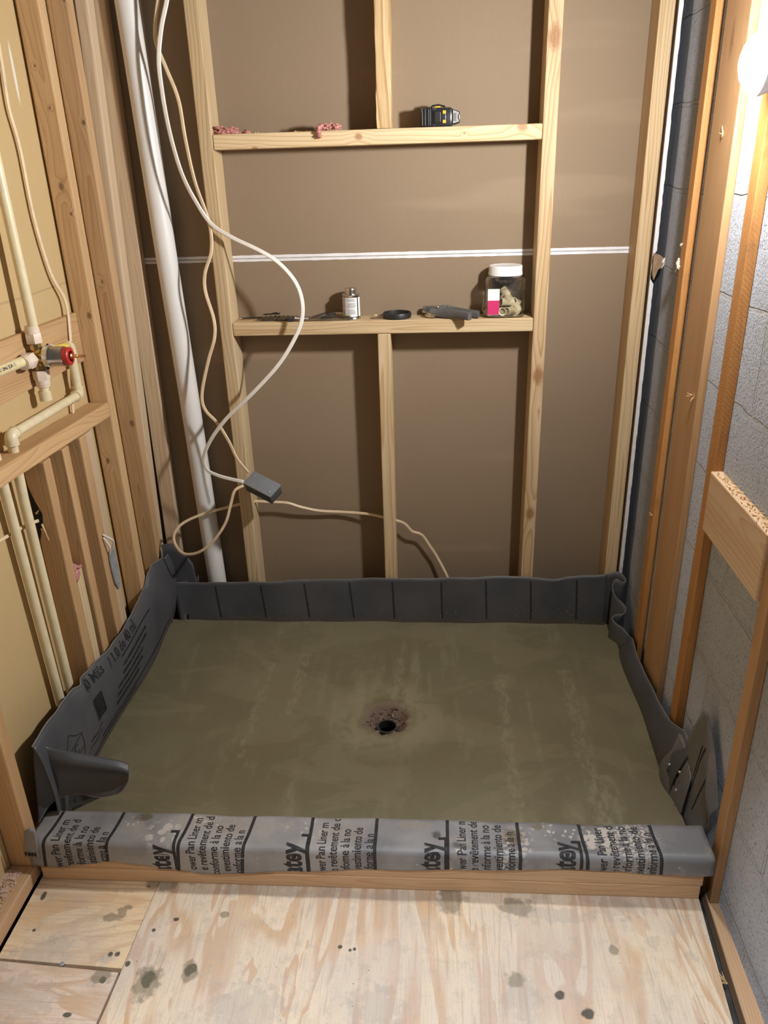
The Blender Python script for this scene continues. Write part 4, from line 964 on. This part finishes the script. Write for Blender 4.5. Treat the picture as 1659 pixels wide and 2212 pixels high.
cable('electric_cable', [(.242, 1.03, 2.10), (.230, 1.030, 1.913), (.219, 1.030, 1.875), (.202, 1.031, 1.815), (.201, 1.032, 1.775), (.218, 1.032, 1.722), (.240, 1.030, 1.652), (.246, 1.030, 1.559), (.258, 1.030, 1.456), (.280, 1.028, 1.373), (.288, 1.026, 1.324), (.284, 1.020, 1.270), (.261, 1.015, 1.214), (.256, 1.015, 1.163), (.271, 1.015, 1.085), (.268, 1.010, 1.032), (.241, 1.010, .964), (.210, 1.010, .866), (.215, 1.005, .817), (.250, 1.000, .775), (.282, .990, .718), (.303, .980, .669), (.338, .966, .626)],
      M_tcable, 'cream cable wandering down the left back stud to the grey box', .0050, .0030, group=GCB)
cable('electric_cable', [(.318, .965, .585), (.292, .955, .572), (.275, .950, .527), (.253, .945, .466), (.207, .940, .404), (.157, .940, .366), (.107, .950, .354), (.078, .965, .371), (.065, .985, .398), (.081, 1.000, .427), (.116, 1.015, .447), (.175, 1.030, .465), (.224, 1.050, .471), (.273, 1.075, .475), (.314, 1.085, .480), (.363, 1.085, .478), (.424, 1.088, .473), (.468, 1.095, .455), (.527, 1.105, .437), (.603, 1.110, .430), (.681, 1.100, .428), (.736, 1.085, .423), (.786, 1.085, .409), (.811, 1.090, .395), (.834, 1.095, .366), (.866, 1.098, .351), (.895, 1.100, .305), (.918, 1.100, .265), (.951, 1.090, .198), (.966, 1.085, .140), (.975, 1.082, .03)],
      M_tcable, 'cream cable looping past the white pipe then through the studs to floor', .0046, .0028, flat=(.2, -1, .4), group=GCB)
cable('electric_cable', [(-.052, .71, 2.2), (-.052, .705, 1.90), (-.052, .699, 1.727), (-.052, .689, 1.626), (-.052, .704, 1.540), (-.052, .705, 1.389), (-.051, .733, 1.256), (-.045, .772, 1.181), (-.0415, .757, 1.105), (-.0415, .742, 1.060), (-.047, .722, .970), (-.050, .705, .90), (-.050, .702, .82)],
      M_tcable, 'thin cream cable down the left drywall behind the valve', .0046, .0026, flat=(1, -.3, 0))
cable('cable_stub', [(-.056, .16, .755), (-.055, .259, .741), (-.054, .34, .731), (-.050, .395, .722), (-.044, .411, .720)], M_tcable, 'short bare cable end poking into the broken hole at left', .0042, .0030, flat=(1, 0, .3))

# ---- junction box
u_ = Vector((1, 0, 0)); v_ = Vector((0, -.866, -.5)); n_ = Vector((0, -.5, .866))
a = math.radians(31); bu = u_*math.cos(a)+v_*math.sin(a); bv = v_*math.cos(a)-u_*math.sin(a)
JB = empty('junction_box', (.3775, .962, .590), 'grey plastic junction box hanging on cables before the left stud', 'box', None)
JB.matrix_world = Matrix.Translation((.3775, .962, .590)) @ Matrix((bu, bv, n_)).transposed().to_4x4()
mb = MB(); mb.box((0, 0, -.020), (.105, .052, .036), None, .003); mb.build('box_body', M_boxd, JB, smooth=True, sharp=35)
mb = MB(); mb.box((0, 0, .0), (.109, .056, .006), None, .0022); mb.build('box_cover', M_boxg, JB, smooth=True, sharp=35)
for x, y in ((-.040, -.012), (.040, .012)):
    mb = MB(); mb.lathe([(0, .0016), (.0022, .0014), (.0030, .0), (.0030, -.002)], (x, y, .0032), (0, 0, 1), 12); mb.build('cover_screw', M_steel, JB, smooth=True)
mb = MB()
for x, y in ((-.0545, .006), (-.0545, -.012)): mb.box((x, y, -.013), (.006, .013, .014), None, .002)
mb.build('cable_clamp', M_boxd, JB)
# ---- grey plate with white wires on the cripple stud
PT = empty('nail_plate', (.0015, .652, .470), 'grey metal plate with two white wires on the third cripple stud', 'plate')
mb = MB(); P = [(.028, .040), (.012, .046), (-.006, .044), (-.012, .020), (-.010, -.020), (-.006, -.052), (.008, -.080), (.020, -.074), (.028, -.030)]
mb.raw([(0, y, z) for y, z in P]+[(.0035, y, z) for y, z in P], [tuple(range(9)), tuple(range(17, 8, -1))]+[(i, (i+1) % 9, 9+(i+1) % 9, 9+i) for i in range(9)])
for y, z in ((.022, .036), (.016, -.064)): mb.lathe([(0, .001), (.0026, .0008), (.003, -.001)], (.0036, y, z), (1, 0, 0), 10)
mb.build('plate', M_galv, PT)
for a_, b_, c_ in (((.001, -.004, .036), (.010, -.014, .066), (.001, -.022, .098)), ((.001, .016, .042), (.014, .006, .074), (.0, -.020, .106))):
    mb = MB(); mb.tube(spline([a_, b_, c_], 8), .0028, seg=8); mb.build('white_wire', M_wcable, PT, smooth=True)
# pink scrap on the offcut
mb = MB(); rg = random.Random(3)
rows = [[(-.056+.050*i/8, .452+.048*j/6, .549+.016*math.sin(i*.9+j)*.3+.014*(1-abs(j-3)/3)) for j in range(7)] for i in range(9)]
mb.grid(rows); mb.blob((-.014, .472, .537), .013, (.5, 1.0, 1.3), .25, 2, 8)
tag(mb.build('insulation_scrap', M_pinkf, smooth=True, solid=.008), 'pink insulation scrap on top of the short offcut at left', 'insulation', 'pink insulation scraps')

# ============================================================ things on the upper board
def pink(c, n_, spread, label, seed):
    rg = random.Random(seed); mb = MB()
    for k in range(n_):
        p = Vector(c)+Vector((rg.uniform(-1, 1)*spread[0], rg.uniform(-1, 1)*spread[1], abs(rg.uniform(0, 1))*spread[2]))
        mb.blob(p, rg.uniform(.0035, .0075), (rg.uniform(.7, 2.2), rg.uniform(.5, 1.2), rg.uniform(.35, 1.1)), .45, 2, seed*50+k)
    return tag(mb.build('insulation_scrap', M_pinkf), label, 'insulation', 'pink insulation scraps')
pink((.352, 1.070, ZU+.002), 44, (.024, .022, .015), 'pink insulation tuft at the left end of the upper board', 1)
pink((.395, 1.085, ZU+.002), 8, (.018, .012, .002), 'low pink insulation crumbs right of the left-end tuft', 6)
o = pink((.632, 1.052, ZU+.004), 30, (.024, .010, .010), 'pink insulation tuft hanging over the front of the upper board', 2)
mb = MB(); mb.tube(spline([(.612, 1.050, ZU+.010), (.607, 1.033, ZU+.006), (.606, 1.031, ZU-.008), (.608, 1.032, ZU-.018)], 5), [.0065+.0025*math.sin(i*1.7) for i in range(16)], seg=9)
ch = mb.build('hanging_tuft', M_pinkf, o)
def crumbs(c, label, seed, mat, n_=7, sx=.012):
    rg = random.Random(seed); mb = MB()
    for k in range(n_): mb.blob((c[0]+rg.uniform(-sx, sx), c[1]+rg.uniform(-.008, .008), c[2]+.0015), rg.uniform(.0018, .0036), (1.3, 1, .8), .3, 1, k+seed)
    tag(mb.build('wood_crumbs', mat), label, 'crumbs', None, 'stuff')
crumbs((.425, 1.07, ZU), 'pale wood crumbs left of middle on the upper board', 31, M_splinter)
crumbs((.55, 1.09, ZU), 'wood crumbs and a dark chip midway on the upper board', 32, M_splinter, 8, .02)
# tape measure, lying on its side
TM = empty('tape_measure', (.918, 1.082, ZU+.0005), 'black tape measure with yellow squares on the upper board', 'tape measure', None, (0, 0, -.05))
mb = MB(); mb.box((.0, 0, .0225), (.082, .070, .045), None, .006); mb.build('case', M_blackg, TM, smooth=True, sharp=40)
mb = MB(); mb.lathe([(.033, -.045), (.035, -.043), (.035, -.003), (.033, -.001)], (-.010, .0, .046), (0, 0, 1), 30); mb.build('round_housing', M_black, TM, smooth=True, sharp=40)
for x in (-.0375, -.030, -.021, -.017): 
    mb = MB(); mb.box((x, -.0355, .0225), (.0022, .004, .040), None, .0008); mb.build('grip_rib', M_black, TM)
mb = MB(); mb.box((.008, -.0360, .0225), (.033, .004, .029), None, .0012); mb.build('side_panel', M_blackg, TM, smooth=True, sharp=40)
mb = MB(); mb.box((.003, -.0378, .0225), (.016, .004, .024), None, .001); mb.build('lock_slide', M_black, TM)
for z in (.0335, .0115):
    mb = MB(); mb.box((.0205, -.0378, z), (.0082, .004, .0078), None, .0006); mb.build('yellow_square', M_yel, TM)
mb = MB(); mb.tube([(-.016, -.010, .046), (-.012, -.010, .0505), (.004, -.010, .0525), (.018, -.010, .049), (.022, -.010, .0465)], .0022, .010, seg=10, flat=(0, 1, 0)); mb.build('belt_clip', M_blackg, TM)
mb = MB(); mb.box((.002, -.012, .0470), (.014, .016, .004), None, .001); mb.build('yellow_square', M_yel, TM)
mb = MB(); v = [(.041, -.032, .004), (.041, .030, .004), (.041, .030, .041), (.041, -.032, .041), (.060, -.026, .009), (.060, .015, .009), (.060, .015, .034), (.060, -.026, .034)]
mb.raw(v, [(0, 1, 2, 3), (7, 6, 5, 4), (0, 4, 5, 1), (1, 5, 6, 2), (2, 6, 7, 3), (3, 7, 4, 0)]); mb.build('nose', M_black, TM, bevel=.002)
mb = MB(); mb.box((.0495, -.0305, .0215), (.009, .004, .018), None, .001); mb.box((.0585, -.027, .0215), (.004, .006, .012), None, .0008); mb.build('tape_hook', plain('dull_steel', (.28, .26, .24), .45, .6), TM)

# ============================================================ things on the lower shelf board
Z = ZS+.0004
CX_, CY_ = .666, 1.084
CN = empty('solvent_can', (CX_, CY_, Z), 'small metal screw-top can with white label on the lower shelf', 'can')
mb = MB(); mb.lathe([(.0, .0008), (.0235, .0008), (.0258, .0), (.0264, .0015), (.0255, .004), (.0250, .006), (.0250, .064), (.0258, .067), (.0262, .069), (.0255, .0705), (.0235, .0700), (.0185, .0715)], seg=44); mb.build('can_body', M_steel, CN, smooth=True, sharp=35)
mb = MB(); mb.lathe([(.0166, .0700), (.0172, .0715), (.0166, .0735), (.0172, .0755), (.0166, .0775), (.0172, .0800), (.0168, .0860), (.0160, .0870), (.0125, .0868), (.0120, .0862), (.0, .0862)], seg=40); mb.build('screw_cap', M_steel, CN, smooth=True, sharp=50)
mb = MB(); mb.grid([[(.02535*math.cos(a_), .02535*math.sin(a_), z) for a_ in [math.radians(-32+ (350)*k/60) for k in range(61)]] for z in (.008, .062)]); lb = mb.build('paper_label', M_paperw, CN, smooth=True)
mb = MB(); rg = random.Random(12)
def canmap(u, v): a_ = math.radians(-122)+u/.0254; return Vector((.02556*math.cos(a_), .02556*math.sin(a_), v))
for k in range(15):
    if k in (5, 11): continue
    mapped(mb, rect_bm(.004, .0155+k*.0030, .026+rg.uniform(0, .005), .0170+k*.0030, .002), canmap)
    mapped(mb, rect_bm(-.016, .0155+k*.0030, -.002, .0168+k*.0030, .002), canmap)
merge(lb, mb, M_greytext)
mb = MB(); mapped(mb, rect_bm(-.012, .0085, .014, .0145, .003), canmap); merge(lb, mb, plain('cream_label_band', (.72, .66, .40), .6))
mb = MB(); mapped(mb, rect_bm(.0364, .008, .0380, .062, .001), canmap); merge(lb, mb, M_black)
# black ring
RG = MB(); RG.lathe([(.0395, .0), (.0415, .0015), (.0415, .0135), (.0405, .0155), (.0375, .0155), (.0370, .013), (.0370, .004), (.0345, .003), (.0345, .0), (.0395, .0)], (.800, 1.083, Z), seg=56)
tag(RG.build('black_ring', M_black, smooth=True, sharp=35), 'flat black plastic ring lying on the lower shelf', 'ring')
# clear jar
JX, JY = 1.112, 1.083
JR = empty('plastic_jar', (JX, JY, Z), 'clear square jar with white lid and cream pipe fittings inside', 'jar')
prof = [(.0, .0015), (.050, .0012), (.056, .003), (.0585, .008), (.0580, .030), (.0580, .082), (.0585, .095), (.0590, .104), (.0560, .110), (.0500, .113), (.0455, .115), (.0450, .124)]
inner = [(r-.0014 if r > .002 else 0, z+.0012 if z < .05 else z) for r, z in prof][::-1]
mb = MB()
def jrow(r, z):
    f = max(0, min(1, (z-.106)/.010)); pw = 4.6*(1-f)+2.0*f; sy = .74*(1-f)+.95*f; row = []
    for k in range(64):
        a_ = 2*PI*k/64; cx, cy = math.cos(a_), math.sin(a_); l = (abs(cx)**pw+abs(cy)**pw)**(-1/pw); row.append((r*cx*l, r*cy*l*sy, z))
    return row
mb.grid([jrow(r, z) for r, z in prof+inner], closed=True); mb.build('jar_body', M_clear, JR, smooth=True, sharp=60)
mb = MB(); mb.lathe([(.0465, .1150), (.0482, .1155), (.0482, .1230), (.0474, .1245), (.0474, .1385), (.0462, .1410), (.0440, .1418), (.0425, .1412), (.0, .1412)], seg=56, sy=.90); mb.build('jar_lid', M_white, JR, smooth=True, sharp=40)
yl = -.0442
mb = MB(); mb.box((-.0345, yl, .046), (.0330, .0008, .072)); jl = mb.build('sticker', M_paperw, JR)
mb = MB(); mb.box((-.0345, yl-.0003, .0305), (.0331, .0010, .0395)); merge(jl, mb, M_magenta)
# fittings in the jar
def fitting(c, rot, label, tee=False):
    ob = empty('pipe_fitting', (JX+c[0], JY+c[1], Z+c[2]), label, 'pipe fitting', 'cream fittings in the jar', rot)
    mb = MB(); R, r = .0116, .0088
    def sock(d):
        mb.lathe([(r, .004), (r, .0195), (R-.0006, .0200), (R, .0190), (R, .0020), (R*.8, -.002)], (0, 0, 0), d, 20)
    sock((0, 0, 1)); sock((1, 0, 0))
    if tee: sock((-1, 0, 0))
    mb.blob((0, 0, 0), R*.98, (1, 1, 1), 0, 3, 1)
    mb.build('fitting_body', M_cpvc, ob, smooth=True, sharp=45)
FT = [((-.038, -.012, .0150), (1.1, .3, 2.4), 'cream fitting under the magenta sticker in the jar'),
      ((-.012, -.024, .0165), (1.45, .15, .15), 'cream elbow with open end forward, left of centre in the jar'),
      ((.013, -.019, .0150), (1.35, -.5, -.5), 'cream elbow lying at the bottom middle of the jar'),
      ((.038, -.012, .0195), (.5, .9, 2.7), 'cream elbow at the bottom right of the jar'),
      ((-.016, .012, .0180), (.3, 1.2, 1.0), 'cream fitting behind the front elbow in the jar'),
      ((.006, -.008, .0400), (.25, .1, .4), 'cream tee stacked mid-height at the front of the jar heap'),
      ((.028, .010, .0370), (1.3, .4, -.3), 'cream elbow with dark opening, right of the heap top'),
      ((.030, .020, .0160), (.9, -.8, 1.9), 'cream fitting at the back right of the jar'),
      ((-.008, .016, .0440), (.6, 1.9, .8), 'cream fitting high at the back of the jar heap'),
      ((.006, .004, .0600), (.2, .9, 2.6), 'cream fitting topping the jar heap'),
      ((-.040, .014, .0170), (1.5, .2, -.9), 'cream fitting at the back left of the jar')]
for i, (c, r_, l) in enumerate(FT): fitting(c, r_, l, i == 5)
# cutter pliers
PL = empty('pipe_cutter', (.95, 1.06, Z), 'grey pipe cutter pliers, handles overhanging the lower shelf front edge', 'pliers')
def rel(p): return (p[0]-.95, p[1]-1.06, p[2]-Z)
def bar(pts, wd, th, name, mat, z0):
    C = [Vector(rel(p)) for p in pts]; P = resample(spline(C, 6), 22); mb = MB(); rows = []
    for i, p in enumerate(P):
        t = (P[min(i+1, 21)]-P[max(i-1, 0)]).normalized(); b = Vector((-t.y, t.x, 0)).normalized(); w_ = interp(wd, i/21)/2; h_ = th/2
        rows.append([p+b*w_*cx+Vector((0, 0, h_*cz)) for cx, cz in ((-1, -.7), (-.8, -1), (.8, -1), (1, -.7), (1, .7), (.8, 1), (-.8, 1), (-1, .7))])
    mb.grid(rows, closed=True); mb.raw(rows[0], [tuple(range(8))]); mb.raw(rows[-1], [tuple(range(8))]); return mb.build(name, mat, PL, smooth=True, sharp=35)
zc = Z+.0155
bar([(.898, 1.072, zc), (.922, 1.066, zc), (.950, 1.050, zc), (.980, 1.026, zc), (1.009, 1.002, zc-.002)], [(0, .022), (.3, .022), (.6, .016), (.85, .016), (1, .018)], .021, 'handle', M_tool, zc)
bar([(.915, 1.098, zc+.002), (.945, 1.098, zc+.002), (.980, 1.078, zc), (1.012, 1.056, zc-.002), (1.036, 1.044, zc-.004)], [(0, .028), (.25, .026), (.5, .014), (.85, .014), (1, .016)], .019, 'handle', M_tool, zc)
bar([(.876, 1.108, zc+.004), (.895, 1.106, zc+.004), (.920, 1.096, zc+.004)], [(0, .010), (.5, .022), (1, .030)], .014, 'upper_jaw', M_tool, zc)
bar([(.874, 1.096, zc-.002), (.892, 1.088, zc-.003), (.912, 1.078, zc-.003)], [(0, .003), (.5, .010), (1, .016)], .006, 'cutting_blade', M_steel, zc)
bar([(.884, 1.076, zc-.006), (.896, 1.064, zc-.007), (.912, 1.060, zc-.006)], [(0, .006), (.5, .012), (1, .016)], .012, 'lower_jaw', M_steel, zc)
mb = MB(); mb.lathe([(.0, .003), (.0055, .0025), (.0070, .0), (.0070, -.004)], rel((.918, 1.088, zc+.013)), (0, 0, 1), 16); mb.build('pivot_bolt', M_steel, PL, smooth=True)
for c in ((.938, 1.104, zc+.011), (.950, 1.101, zc+.011)):
    mb = MB(); mb.lathe([(.0, .004), (.0035, .0035), (.0042, .0), (.0042, -.004)], rel(c), (0, 0, 1), 12); mb.build('rivet', M_tool, PL, smooth=True)
mb = MB(); mb.tube([rel(p) for p in spline([(1.000, 1.014, zc), (1.006, 1.030, zc+.006), (1.018, 1.050, zc)], 8)], .0013, seg=8); mb.build('spring_wire', M_steel, PL, smooth=True)
# clear wrapped sleeves and small hardware, left part of the shelf
SL = empty('clear_sleeve', (.575, 1.052, Z), 'shiny clear plastic tube lying along the shelf front edge', 'tube')
mb = MB(); mb.tube([(-.085, -.004, .0068), (-.06, -.0035, .0072), (.088, .002, .0066), (.090, .002, .0066)], [.0030, .0066, .0066, .0060], seg=16); mb.build('sleeve_body', M_sleeve, SL, smooth=True, sharp=60)
mb = MB(); mb.box((-.052, -.005, .0105), (.040, .010, .0016), (.2, .02, .03)); mb.build('white_insert', M_paperw, SL)
mb = MB(); mb.box((-.086, -.003, .0060), (.018, .013, .010), (0, .2, .2), .002); mb.build('dark_tip', M_black, SL)
BG = empty('plastic_bag', (.450, 1.082, Z), 'crumpled clear ribbed plastic bag left of the tube on the shelf', 'bag')
mb = MB(); rg = random.Random(8); rows = [[(-.060+.120*i/30, -.026+.052*j/12, .0045+.0055*math.sin(j/12*PI)*math.sin(i/30*PI)**.5+.0022*math.sin(i*1.9+j*.6)+rg.uniform(-.0006, .0006)) for j in range(13)] for i in range(31)]
mb.grid(rows); mb.build('bag_film', M_sleeve, BG, smooth=True, solid=.001)
mb = MB(); mb.box((.0, .0, .0020), (.096, .036, .003), (0, 0, .06), .001); mb.build('grey_card', plain('grey_card', (.20, .19, .175), .5), BG)
def screw(p0, p1, label, r=.0019):
    p0, p1 = Vector(p0), Vector(p1); d = (p1-p0).normalized(); L = (p1-p0).length
    e = empty('drywall_screw', p0, label, 'screw', 'black screws on the lower shelf')
    mb = MB(); mb.lathe([(.0, -.0008), (.0044, -.0004), (.0044, .0004), (.0020, .0034)], (0, 0, 0), d, 14); mb.build('screw_head', M_black, e, smooth=True, sharp=40)
    mb = MB(); prof_ = [(r, .003)]; z = .006
    while z < L-.006: prof_ += [(r*.85, z), (r*1.45, z+.0009), (r*.85, z+.0018)]; z += .0028
    prof_.append((.0002, L)); mb.lathe(prof_, (0, 0, 0), d, 10); mb.build('screw_shank', M_black, e, smooth=True, sharp=40)
screw((.3375, 1.088, Z+.0046), (.398, 1.106, Z+.0035), 'black screw lying leftmost on the lower shelf')
screw((.590, 1.098, Z+.0155), (.548, 1.074, Z+.0065), 'black screw propped up head-high on the tube, left of the can', .0021)
screw((.440, 1.100, Z+.0150), (.395, 1.102, Z+.0120), 'black screw resting on the crumpled plastic bag')
mb = MB(); rg = random.Random(4)
pts = [(.428+.0032*k, 1.100-.002*k+rg.uniform(-.002, .002), Z+.0170+rg.uniform(-.001, .0015)) for k in range(9)]
mb.tube(pts, [.0012+.0018*(k % 2) for k in range(9)], seg=8); tag(mb.build('wire_scrap', M_black), 'short knotted black scrap on top of the plastic bag', 'scrap')
mb = MB(); mb.box((.590, 1.080, Z+.0055), (.034, .012, .0018), (.9, .0, .55), .0004); mb.box((.607, 1.092, Z+.0095), (.022, .013, .0018), (.9, 0, .5), .0004)
tag(mb.build('knife_blade', M_black), 'small dark blade lying behind the tube left of the can', 'blade')
mb = MB(); mb.tube([(.606, 1.116, Z+.0085), (.636, 1.112, Z+.0085)], .0052, seg=14); tag(mb.build('dowel_piece', M_cpvc_pale, smooth=True, sharp=40), 'short cream peg lying behind the can on the shelf', 'peg')
mb = MB(); rows = [[(.722+.030*i/10, 1.062+.030*j/8, Z+.0016+.0014*math.sin(i*1.7)*math.sin(j*1.3)) for j in range(9)] for i in range(11)]
mb.grid(rows); tag(mb.build('plastic_scrap', M_clear, smooth=True, solid=.0008), 'clear crumpled plastic scrap between the can and the black ring', 'scrap')
mb = MB(); mb.blob((.734, 1.115, Z+.002), .004, (1.5, .7, .7), .3, 1, 3); tag(mb.build('wood_chip', M_splinter), 'tiny pale chip at the back of the shelf beside the ring', 'chip')
